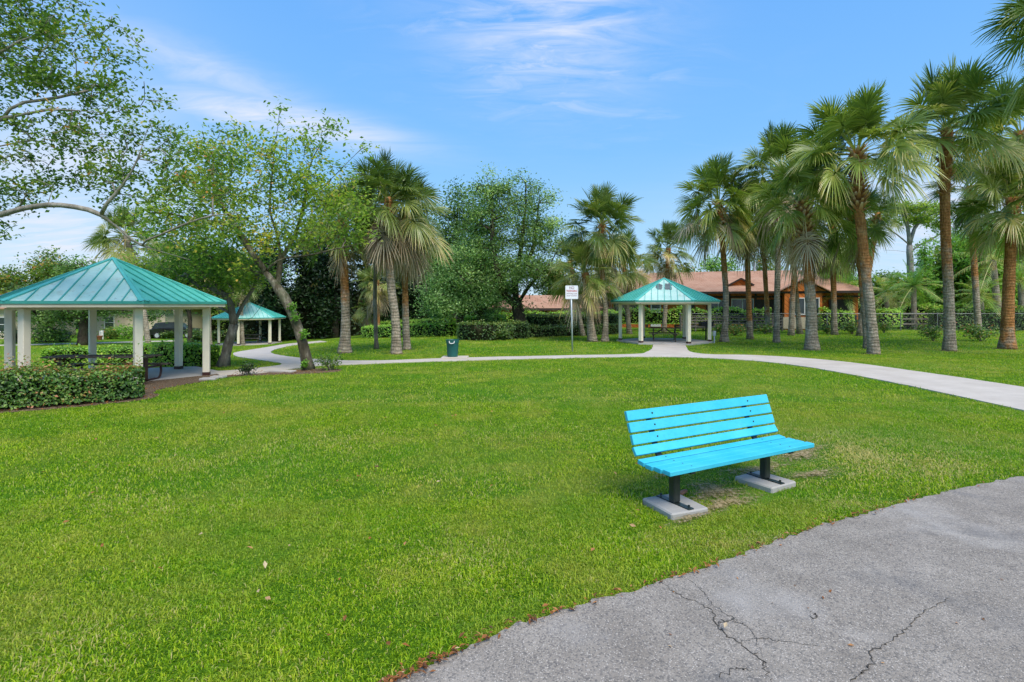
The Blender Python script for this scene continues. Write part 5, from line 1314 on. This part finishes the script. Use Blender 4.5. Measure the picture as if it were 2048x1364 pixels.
# oak on the lawn seen through the large pavilion
b0 = G(166, 690); Yt = b0[1]
broadleaf('lawn_oak', 'low branched oak seen between the left posts of the large pavilion', 'tree', [[b0, P(166, 665, Yt), P(168, 640, Yt), P(165, 615, Yt)], [P(168, 640, Yt), P(120, 620, Yt), P(80, 615, Yt)], [P(168, 640, Yt), P(205, 618, Yt), P(240, 610, Yt)]],
          [E(165, 600, Yt, 60, 35), E(90, 620, Yt, 55, 40), E(110, 650, Yt, 40, 25), E(230, 615, Yt, 50, 24), E(290, 630, Yt, 40, 18), E(60, 590, Yt, 40, 30), E(320, 618, Yt, 45, 16), E(95, 670, Yt, 35, 14)], 320, 12000, .24, M['oak'], M['bark_dark'], .33, spread=.4, tone=(.35, .28))
b0 = G(379, 696)
broadleaf('ivy_tree', 'slim dark trunk wrapped in ivy right beside the pale palm trunk', 'tree', [[b0, P(380, 650, b0[1]), P(376, 600, b0[1]), P(372, 540, b0[1])]], [E(377, 630, b0[1], 9, 45), E(385, 560, b0[1], 40, 30)], 90, 3600, .14, M['dark'], M['bark_dark'], .16, spread=.16, tone=(.6, .25))

rt = [(1425, 66, 60, 505, 'light green tree above the orange building roof', 'fresh'), (1370, 70, 50, 530, 'low tree behind the left end of the orange building roof', 'mid'), (1530, 68, 55, 500, 'tree behind the orange building among the palms', 'mid'), (1100, 66, 50, 520, 'tree behind the low wing roof', 'mid'), (1185, 68, 55, 540, 'olive tree behind the knobbly palm', 'olive'), (1262, 70, 45, 540, 'tree above the white roof unit', 'mid'),
      (1700, 62, 55, 545, 'dense green tree behind the leaning palm', 'fresh'), (1845, 64, 55, 540, 'round green tree left of the tallest palm trunk', 'fresh'), (1925, 58, 75, 455, 'tall green tree behind the tallest palm trunk', 'fresh'), (2005, 56, 80, 430, 'leafy green tree behind the rusty trunk palm', 'fresh'), (2085, 56, 80, 420, 'leafy tree at the right edge behind the palms', 'fresh'), (1968, 53, 75, 425, 'tall leafy tree filling the gap left of the rusty trunk palm', 'fresh'), (1893, 55, 45, 490, 'leafy tree just behind the tallest palm trunk', 'mid'), (1655, 66, 45, 500, 'airy tree over the right end of the orange building', 'mid'), (1780, 60, 60, 545, 'dark green tree behind the feather palms', 'mid')]
for (px, Y, w, top, lab, m) in rt: far_tree(px, 650, Y, w, top, lab, m, nl=10500 if px > 1650 else 7000, size=.31, tone=(.45, .3), group='trees beyond the park building', low=648)
# umbrella crowned tree in the distance
Yt = 75
b0 = g3((1822 - CX) / F * Yt, Yt)
lim = [[b0, P(1822, 580, Yt), P(1820, 520, Yt), P(1819, 490, Yt)], [P(1819, 490, Yt), P(1795, 470, Yt), P(1765, 450, Yt)], [P(1819, 490, Yt), P(1830, 455, Yt), P(1850, 430, Yt)], [P(1819, 490, Yt), P(1815, 450, Yt), P(1805, 425, Yt)], [P(1819, 500, Yt), P(1860, 480, Yt), P(1885, 465, Yt)], [P(1820, 510, Yt), P(1790, 500, Yt), P(1770, 500, Yt)]]
broadleaf('umbrella_tree', 'distant umbrella crowned tree with bare limbs between the leaning and tallest palms', 'tree', lim, [E(1810, 418, Yt, 45, 13), E(1860, 420, Yt, 35, 15), E(1770, 440, Yt, 25, 9), E(1835, 440, Yt, 40, 10), E(1880, 450, Yt, 25, 14), E(1850, 485, Yt, 25, 8)], 200, 6500, .34, M['olive'], M['bark_pale'], .40, spread=.45, step=.9, tone=(.5, .22), flat=.5)
far_tree(1690, 640, 80, 30, 470, 'airy distant tree between the stout palm and leaning palm', 'mid', nl=1500, size=.35, low=560, nt=60, group='trees beyond the park building')
# vine covered pole tree
b0 = g3((1851 - CX) / F * 50, 50); Yt = 50
broadleaf('vine_covered_trunk', 'upright trunk smothered in bright green vine left of the tallest palm', 'tree', [[b0, P(1851, 600, Yt), P(1850, 540, Yt), P(1849, 490, Yt)]], [E(1850, 560, Yt, 17, 75), E(1850, 500, Yt, 14, 20), E(1850, 620, Yt, 20, 25)], 110, 4800, .2, M['fresh'], M['bark_dark'], .2, spread=.25, tone=(.5, .25))
# feather palms on the right
def fpalm(px, py, tx, ty, Y, r, Lf, n, lab, **kw):
    b = g3((px - CX) / F * Y, Y); return feather_palm(b, P(tx, ty, Y), r, Lf, n, lab, **kw)
fpalm(1829, 650, 1828, 572, 48, .22, 3.2, 22, 'bushy feather palm with a short pale trunk in the middle of the gap', tone=.45)
fpalm(1686, 645, 1688, 575, 47.5, .2, 2.9, 18, 'feather palm with drooping bright fronds between the rear palm and the leaning palm', tone=.5)
fpalm(1650, 645, 1652, 560, 49, .2, 2.6, 14, 'feather palm rising behind the end of the orange building', tone=.5)
fpalm(1775, 650, 1772, 585, 52, .22, 3.0, 18, 'olive feather palm behind the leaning palm', tone=.7)
fpalm(2002, 660, 1986, 520, 47, .26, 4.6, 15, 'coconut like palm with long yellowing fronds beside the rusty trunk palm', tone=.75, hang=.9, sag=.5, low=-45)
fpalm(1962, 660, 1960, 590, 46.5, .2, 2.6, 18, 'low olive feather palm behind the hedge right of the tallest palm', tone=.65)
fpalm(2048, 660, 2040, 560, 48, .22, 3.6, 16, 'feather palm with a white trunk at the far right edge', tone=.6)
palm(1808, 652, 1806, 605, 1.6, .25, 'squat shaggy palm hung with dead fronds left of the bushy feather palm', n=18, dead=20, group='cabbage palms beyond the fence', ring=False, dy=0)

# ---------------------------------------------------------- hedges and shrubs
def gl(L): return [G(*p) for p in L]
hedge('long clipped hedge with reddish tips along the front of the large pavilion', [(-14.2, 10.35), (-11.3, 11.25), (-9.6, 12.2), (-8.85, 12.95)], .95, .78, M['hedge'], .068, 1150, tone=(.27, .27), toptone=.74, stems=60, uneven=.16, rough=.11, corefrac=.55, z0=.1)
hedge('leafy hedge behind the picnic table of the large pavilion', [G(95, 738), G(200, 729), G(300, 725)], 1.0, .75, M['hedge_lime'], .10, 320, tone=(.4, .25), uneven=.14)
hedge('short bushy hedge at the right rear of the large pavilion', [G(318, 733), G(365, 733), G(428, 733)], 1.0, .85, M['hedge_lime'], .10, 320, tone=(.35, .25), uneven=.14)
GH = 'clipped hedges by the oaks'
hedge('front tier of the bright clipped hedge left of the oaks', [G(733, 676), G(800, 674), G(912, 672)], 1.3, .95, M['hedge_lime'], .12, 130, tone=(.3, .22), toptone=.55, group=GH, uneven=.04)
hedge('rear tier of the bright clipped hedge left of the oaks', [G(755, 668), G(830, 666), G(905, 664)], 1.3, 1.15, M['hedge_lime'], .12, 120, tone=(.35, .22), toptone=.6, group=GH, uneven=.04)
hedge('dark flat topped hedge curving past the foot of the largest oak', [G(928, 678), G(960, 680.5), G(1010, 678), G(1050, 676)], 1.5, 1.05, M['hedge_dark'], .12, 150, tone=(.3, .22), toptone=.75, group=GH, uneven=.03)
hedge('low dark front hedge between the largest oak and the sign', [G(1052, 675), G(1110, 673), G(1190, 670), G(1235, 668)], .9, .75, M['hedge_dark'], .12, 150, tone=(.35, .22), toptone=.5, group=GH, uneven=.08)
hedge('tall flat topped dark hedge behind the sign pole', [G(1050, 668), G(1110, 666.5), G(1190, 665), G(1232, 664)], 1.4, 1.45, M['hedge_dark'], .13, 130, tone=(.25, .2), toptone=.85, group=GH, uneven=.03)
hedge('pale lime hedge in front of the low wing building', [g3((1000 - CX) / F * 46, 46), g3((1100 - CX) / F * 47, 47), g3((1230 - CX) / F * 48, 48)], 1.2, 1.55, M['hedge_lime'], .16, 75, tone=(.5, .25), uneven=.1)
hedge('rounded lime mound of hedge behind the dark flat topped hedge', [g3((930 - CX) / F * 41, 41), g3((1010 - CX) / F * 41.5, 41.5)], 1.8, 1.35, M['hedge_lime'], .15, 90, tone=(.45, .25), toptone=.7, uneven=.12)
hedge('dark far hedge behind the pale palm and far pavilion', [G(425, 684), G(560, 676), G(640, 673), G(740, 668)], 1.2, 1.0, M['hedge_dark'], .16, 80, tone=(.4, .25), uneven=.1)
hedge('light green leafy hedge raised before the orange building windows', [g3((1215 - CX) / F * 46.3, 46.3), g3((1330 - CX) / F * 45.9, 45.9), g3((1440 - CX) / F * 45.6, 45.6), g3((1540 - CX) / F * 45.4, 45.4)], .9, 1.85, M['hedge_lime'], .17, 75, tone=(.5, .25), z0=.6, uneven=.14)
hedge('light green hedge at the end of the orange building', [g3((1640 - CX) / F * 45.8, 45.8), g3((1705 - CX) / F * 45.8, 45.8)], 1.0, 1.75, M['hedge_lime'], .17, 60, tone=(.5, .25), uneven=.12)
hedge('square trimmed light hedge behind the chain link fence by the leaning palm', [g3((1757 - CX) / F * 46.2, 46.2), g3((1800 - CX) / F * 46.2, 46.2)], 1.2, 1.75, M['hedge_lime'], .17, 70, tone=(.5, .25), z0=.4)
hedge('long trimmed hedge behind the chain link fence on the right', [g3((1862 - CX) / F * 46.3, 46.3), g3((1950 - CX) / F * 46, 46), g3((2060 - CX) / F * 45.8, 45.8), g3((2180 - CX) / F * 45.6, 45.6)], 1.3, 1.8, M['hedge'], .15, 90, tone=(.3, .2), toptone=.45, uneven=.03)
hedge('bright green hedge line behind the trimmed right hedge', [g3((1800 - CX) / F * 49, 49), g3((1930 - CX) / F * 49, 49), g3((2080 - CX) / F * 48, 48), g3((2180 - CX) / F * 48, 48)], 1.3, 2.15, M['hedge_lime'], .17, 60, tone=(.6, .25), uneven=.12)
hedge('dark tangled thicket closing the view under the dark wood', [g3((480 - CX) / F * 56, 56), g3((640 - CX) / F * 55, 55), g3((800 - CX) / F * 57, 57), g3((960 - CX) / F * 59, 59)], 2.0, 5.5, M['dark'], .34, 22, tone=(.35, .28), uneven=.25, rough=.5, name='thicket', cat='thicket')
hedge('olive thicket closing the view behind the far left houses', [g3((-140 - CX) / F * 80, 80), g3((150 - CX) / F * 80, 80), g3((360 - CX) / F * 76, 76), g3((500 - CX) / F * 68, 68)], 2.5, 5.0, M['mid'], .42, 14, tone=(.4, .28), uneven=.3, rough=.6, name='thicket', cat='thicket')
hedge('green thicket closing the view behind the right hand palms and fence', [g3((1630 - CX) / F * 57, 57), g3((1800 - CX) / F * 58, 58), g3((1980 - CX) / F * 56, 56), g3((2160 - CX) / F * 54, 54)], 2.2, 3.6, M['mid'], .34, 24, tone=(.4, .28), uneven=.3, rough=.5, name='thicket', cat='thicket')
GS = 'low shrubs along the chain link fence'
for (px, py, r, h, n, lab) in ((1704, 668, .85, 1.05, 900, 'twiggy low shrub between the rear palm and the leaning palm'), (1732, 669, .6, .95, 500, 'low shrub tucked behind the leaning palm trunk'), (1768, 666, .7, .9, 500, 'shrub just right of the leaning palm'), (1867, 682, .85, .95, 700, 'sprawling shrub left of the tallest palm foot'),
                          (1963, 683, 1.1, 1.05, 1100, 'round multi stemmed shrub between the tallest and rusty palms'), (1470, 671, 1.0, .85, 900, 'reddish low shrub beside the splayed root palm'), (1440, 669, .8, .9, 700, 'shrub behind the splayed root palm'), (1530, 668, .8, .8, 500, 'low shrub at the foot of the shaded rear palm'), (1655, 668, .5, .7, 400, 'small shrub left of the dark crowned rear palm')):
    shrub(lab, G(px, py), r, h, n, .13, M['hedge'], 7, group=GS, tone=(.5, .28))
shrub('small sprouting shrub in the mulch right of the leaning tree', G(663, 741), .55, .55, 420, .09, M['mid'], 7, tone=(.35, .2))
shrub('tiny dark shrub in the mulch left of the leaning tree', G(495, 751), .38, .38, 240, .09, M['dark'], 6, tone=(.6, .2))
shrub('rounded dark bush at the foot of the dark hedge', G(1003, 680), 1.0, .95, 1100, .13, M['hedge_dark'], 8, tone=(.5, .25))
GF_ = 'bushes in front of the far left houses'
for (px, py, r, h, m, lab) in ((222, 678, 1.3, 1.3, 'mid', 'round olive bush beside the white louvred panel'), (258, 678, 1.3, 1.7, 'fresh', 'round bright green bush in front of the beige house'), (305, 676, .7, .8, 'hedge_dark', 'small bush left of the plain white panel'), (90, 684, 1.4, 1.7, 'dark', 'dark bush at the left between the pavilion posts'), (30, 686, 1.5, 1.9, 'dark', 'dark bush at the far left edge'), (125, 684, 1.2, 1.4, 'dark', 'dark bush left of the low branched oak'), (396, 684, 1.3, 1.3, 'hedge_dark', 'dark clipped bush right of the parked car'), (340, 677, 1.0, .9, 'hedge_dark', 'bush in front of the parked car')):
    shrub(lab, G(px, py), r, h, 1100, .2, M[m], 8, group=GF_, tone=(.5, .25), z0=.1)

# ---------------------------------------------------------- soil, litter, stepping slabs
def blob(mb, c, rx, ry, dz, rot=0.0, n=44, am=.22):
    a = np.linspace(0, 2 * PI, n, endpoint=False); ph = rng.uniform(0, 6, 4)
    r = 1 + am * (np.sin(2 * a + ph[0]) * .4 + np.sin(3 * a + ph[1]) * .4 + np.sin(7 * a + ph[2]) * .3 + np.sin(12 * a + ph[3]) * .25)
    x, y = np.cos(a) * rx * r, np.sin(a) * ry * r
    X_, Y_ = c[0] + x * math.cos(rot) - y * math.sin(rot), c[1] + x * math.sin(rot) + y * math.cos(rot)
    V = np.column_stack([X_, Y_, H(X_, Y_) + dz]); mb.add(np.vstack([V, [[c[0], c[1], float(H(c[0], c[1])) + dz + .02]]]), t=[(i, (i + 1) % n, n) for i in range(n)], tint=np.r_[np.zeros(n), 1.0])
    return np.column_stack([X_, Y_])
soil = MB(); soil_polys = []
for (x, y, r) in ground_soil: soil_polys.append(blob(soil, (x, y), r * 1.25, r * .95, .006 + .0004 * len(soil_polys)))
tag(soil.build('bare_soil', M['worn']), kind='structure')
mul = MB(); mulch_outline = [(-15, 9.45), (-12, 10.2), (-10.4, 10.85), (-9.2, 11.65), (-8.55, 12.4), (-8.5, 13.0), (-8.95, 13.6), (-9.15, 14.4), (-8.9, 15.6), (-8.5, 16.8), (-6.5, 17.2), (-5.7, 17.8), (-6.2, 18.5), (-8.8, 18.1), (-11, 17.6), (-15.5, 16), (-16.5, 12)]
mo = cat_rom(np.array([(a, b, 0) for a, b in mulch_outline + mulch_outline[:1]]), 6)[:-1]; mo[:, :2] += rng.normal(0, .03, (len(mo), 2))
sheet('mulch_bed', mo, .016, M['soil'], .8, .04)
wt = MB(); wt_polys = []
for (px, py, rx, ry) in ((1430, 985, .75, .42), (1520, 940, .8, .35), (1450, 1010, .65, .25), (1600, 910, .8, .35), (1630, 950, .6, .22), (1345, 945, .5, .22), (1380, 1040, .4, .12)):
    c = G(px, py); wt_polys.append(blob(wt, c, rx, ry, .005 + .003 * len(wt_polys), rzb, am=.55))
tag(wt.build('worn_turf', M['worn']), kind='structure')
st_ = [(560, 744.5, 1.0, .32), (418, 760, .45, .3), (437, 756, .4, .26)]
for k, (px, py, lx, ly) in enumerate(st_):
    q = G(px, py); mb = MB(); mb.box(q + (0, 0, .035), (lx, ly, .06), rz=rng.uniform(-.2, .2), bev=.01)
    tag(mb.build('stepping_slab', M['slab'], origin=q), ['long pale slab lying in the mulch left of the leaning tree', 'cracked pale slab at the corner of the large pavilion floor', 'small pale slab in the mulch right of the large pavilion floor'][k], 'paving slab', 'loose slabs in the mulch')

# cracks in the asphalt
def crack(L, w, name='asphalt_crack'):
    p = cat_rom(np.array([G(*q) for q in L]), 10); p[:, :2] += rng.normal(0, .010, (len(p), 2))
    tg = np.gradient(p, axis=0); n_ = np.stack([-tg[:, 1], tg[:, 0], tg[:, 2] * 0], 1); n_ = unit(n_)
    ww = (w * rng.uniform(.25, 1.3, len(p)) * np.sin(np.linspace(.15, PI - .15, len(p))) ** .5)[:, None]
    V = np.stack([p + n_ * ww, p - n_ * ww], 1).reshape(-1, 3); V[:, 2] = .0232
    return V, [(2 * i, 2 * i + 1, 2 * i + 3, 2 * i + 2) for i in range(len(p) - 1)]
mb = MB()
for L_, w in (([(1325, 1172), (1365, 1198), (1420, 1225), (1440, 1262), (1480, 1295), (1520, 1322), (1540, 1364), (1550, 1400)], .0042), ([(1368, 1160), (1405, 1185), (1425, 1215), (1470, 1245), (1505, 1270), (1525, 1310)], .0025), ([(1900, 1204), (1850, 1228), (1820, 1255), (1785, 1285), (1745, 1310), (1738, 1340), (1712, 1364), (1690, 1400)], .0042), ([(1620, 1228), (1632, 1238), (1622, 1244)], .004), ([(1430, 1258), (1455, 1246), (1475, 1250)], .003), ([(1440, 1362), (1475, 1345), (1500, 1348)], .004), ([(1470, 1295), (1520, 1285), (1570, 1290), (1640, 1300)], .0025)):
    v, q = crack(L_, w); mb.add(v, q)
tag(mb.build('asphalt_cracks', M['crack']), kind='structure')

# fallen leaves along the asphalt edge and on the grass
lf = MB(); C = []
e2 = edge
for k in range(420):
    u = rng.uniform(0, 1) ** 1.5 * .85 if rng.uniform() < .8 else rng.uniform(); i = u * (len(e2) - 1); a = int(i); p = e2[a] + (e2[min(a + 1, len(e2) - 1)] - e2[a]) * (i - a)
    C.append([p[0] + rng.normal(.01, .03), p[1] + rng.normal(0, .03), .03 + rng.uniform(0, .02)])
leaves(lf, np.array(C), .042, np.clip(rng.normal(.33, .25, len(C)), 0, 1), up=2.5, aspect=.4)
C = []
for k in range(70):
    Y_ = rng.uniform(3.2, 11); C.append([rng.uniform(-1, .45) * Y_ * .9, Y_, .06])
for (px, py) in ((500, 1110), (690, 1255), (660, 1290), (530, 1145), (100, 905), (205, 1105)): C.append(G(px, py) + (0, 0, .065))
leaves(lf, np.array(C), .055, np.clip(rng.normal(.6, .25, len(C)), 0, 1), up=2.5, aspect=.5)
leaves(lf, np.array([g3(x_, y_, .03) for x_, y_ in zip(rng.uniform(-15, -5.6, 3000), rng.uniform(9.5, 18.5, 3000)) if inside(mo, np.array([x_]), np.array([y_]))[0] and (x_ - LC[0]) ** 2 + (y_ - LC[1]) ** 2 > 10.5]), .07, np.clip(rng.normal(.35, .3), 0, 1), up=2, aspect=.5)
C = []
for k in range(16):
    px, py = rng.uniform(1300, 2040), rng.uniform(1090, 1360)
    if inside(asph, np.array([G(px, py)[0]]), np.array([G(px, py)[1]]))[0]: C.append(G(px, py) + (0, 0, .026))
leaves(lf, np.array(C), .03, np.clip(rng.normal(.6, .25, len(C)), 0, 1), up=3, aspect=.5)
tag(lf.build('leaf_litter', M['litter']), kind='stuff')

# ---------------------------------------------------------- grass blades
def blades(n, ya, yb, hgt, wid, lean=.85):
    # sampled over the visible wedge (plus a margin at the sides)
    y = np.sqrt(rng.uniform(ya ** 2, yb ** 2, n)); x = rng.uniform(-1, 1, n) * (y * 1.0 + 1.2)
    ok = ~inside(asph + 0, x, y) & ~inside(path_poly, x, y) & ~inside(mo, x, y)
    for c, r in ((LC, 3.1), (RC, 2.6), (FC, 2.6)): ok &= (x - c[0]) ** 2 + (y - c[1]) ** 2 > r * r
    for p in soil_polys:
        ins = inside(p, x, y); ok &= ~(ins & (rng.uniform(0, 1, n) < .55))
    wm = np.zeros(n, bool)
    for p in wt_polys:
        ins = inside(p, x, y); wm |= ins; ok &= ~(ins & (rng.uniform(0, 1, n) < .42))
    for o in bpy.data.objects:
        if o.name.startswith('concrete_pad') and 'bench' in (o.get('label') or ''):
            dx, dy = x - o.location.x, y - o.location.y; a = dx * U[0] + dy * U[1]; b = dx * Bk[0] + dy * Bk[1]
            ok &= ~((np.abs(a) < .24) & (np.abs(b) < .25))
    x, y, wm = x[ok], y[ok], wm[ok]; n = len(x)
    clump = np.sin(x * 3.1 + 1.3 * np.sin(y * 2.3)) * np.sin(y * 2.7 + 1.7 * np.sin(x * 1.9)); c2 = np.sin(x * 11 + 2 * np.sin(y * 9)) * np.sin(y * 13 + 2 * np.sin(x * 8))
    h = hgt * rng.gamma(8, .125, n) * (1 + .22 * clump + .18 * c2) * np.where(wm, .6, 1); w = wid * rng.uniform(.6, 1.3, n)
    a = rng.uniform(0, 2 * PI, n); ln = lean * rng.uniform(.2, 1.4, n); b = a + rng.normal(0, .5, n)
    base = np.stack([x, y, H(x, y) - .004], 1); wv = np.stack([-np.sin(b), np.cos(b), 0 * a], 1) * w[:, None]
    d = np.stack([np.cos(a), np.sin(a), 0 * a], 1); zz = np.array([0, 0, 1.0])
    m = base + d * (h * ln * .35)[:, None] + zz * (h * .62)[:, None]; t = base + d * (h * ln)[:, None] + zz * (h * (1.0 - .25 * ln))[:, None]
    V = np.stack([base - wv * .35, base + wv * .35, m - wv * .5, m + wv * .5, t], 1).reshape(-1, 3); k = np.arange(n)[:, None] * 5
    dry = np.zeros(n)
    for (px, py, rx, ry, am) in ((1790, 885, 1.7, 1.0, .62), (1640, 905, 1.1, .7, .62), (1560, 945, .9, .5, .6), (1420, 965, .9, .5, .5), (1860, 940, 1.0, .5, .4), (1500, 860, 1.2, .6, .25), (480, 930, 1.5, .8, .2), (930, 1100, .6, .4, .2), (620, 880, 1.6, .7, .22), (1050, 870, 1.2, .6, .22), (950, 960, .9, .6, .22), (1290, 800, 2.5, .9, .2), (700, 800, 3, 1.0, .14), (300, 1010, 1.0, .5, .16), (1720, 1010, 1.2, .35, .35), (1500, 1085, .9, .2, .45), (130, 1290, .5, .4, .2), (1900, 820, 2, .8, .25), (1780, 735, 3, 1.0, .3)):
        c = G(px, py); dry += am * np.exp(-((x - c[0]) / rx) ** 2 - ((y - c[1]) / ry) ** 2)
    dry *= .55 + .9 * np.clip(.5 + .5 * c2 + .4 * clump, 0, 1)
    tn = np.clip(np.where(rng.uniform(0, 1, n) < dry, rng.uniform(.75, 1.0, n), 0) + rng.beta(1.25, 1.7, n) * .86 + .10 * c2 + .06 * clump + np.where(rng.uniform(0, 1, n) < .075, .6, 0) + np.where(wm, .3, 0), 0, 1)
    return V, k + np.array([0, 1, 3, 2]), k + np.array([2, 3, 4]), np.repeat(tn, 5)
gm = MB()
for args in ((380000, 2.6, 6.0, .027, .0074), (360000, 6.0, 12.0, .031, .0090), (260000, 12.0, 24.0, .038, .014), (120000, 24.0, 46.0, .06, .024)):
    v, q, t3, tn = blades(*args); gm.add(v, q, t3, tn)
tag(gm.build('grass_blades', M['grass']), kind='stuff')
# lay the last loose ends
for o in list(bpy.data.objects):
    if o.get('label') == '': del o['label']
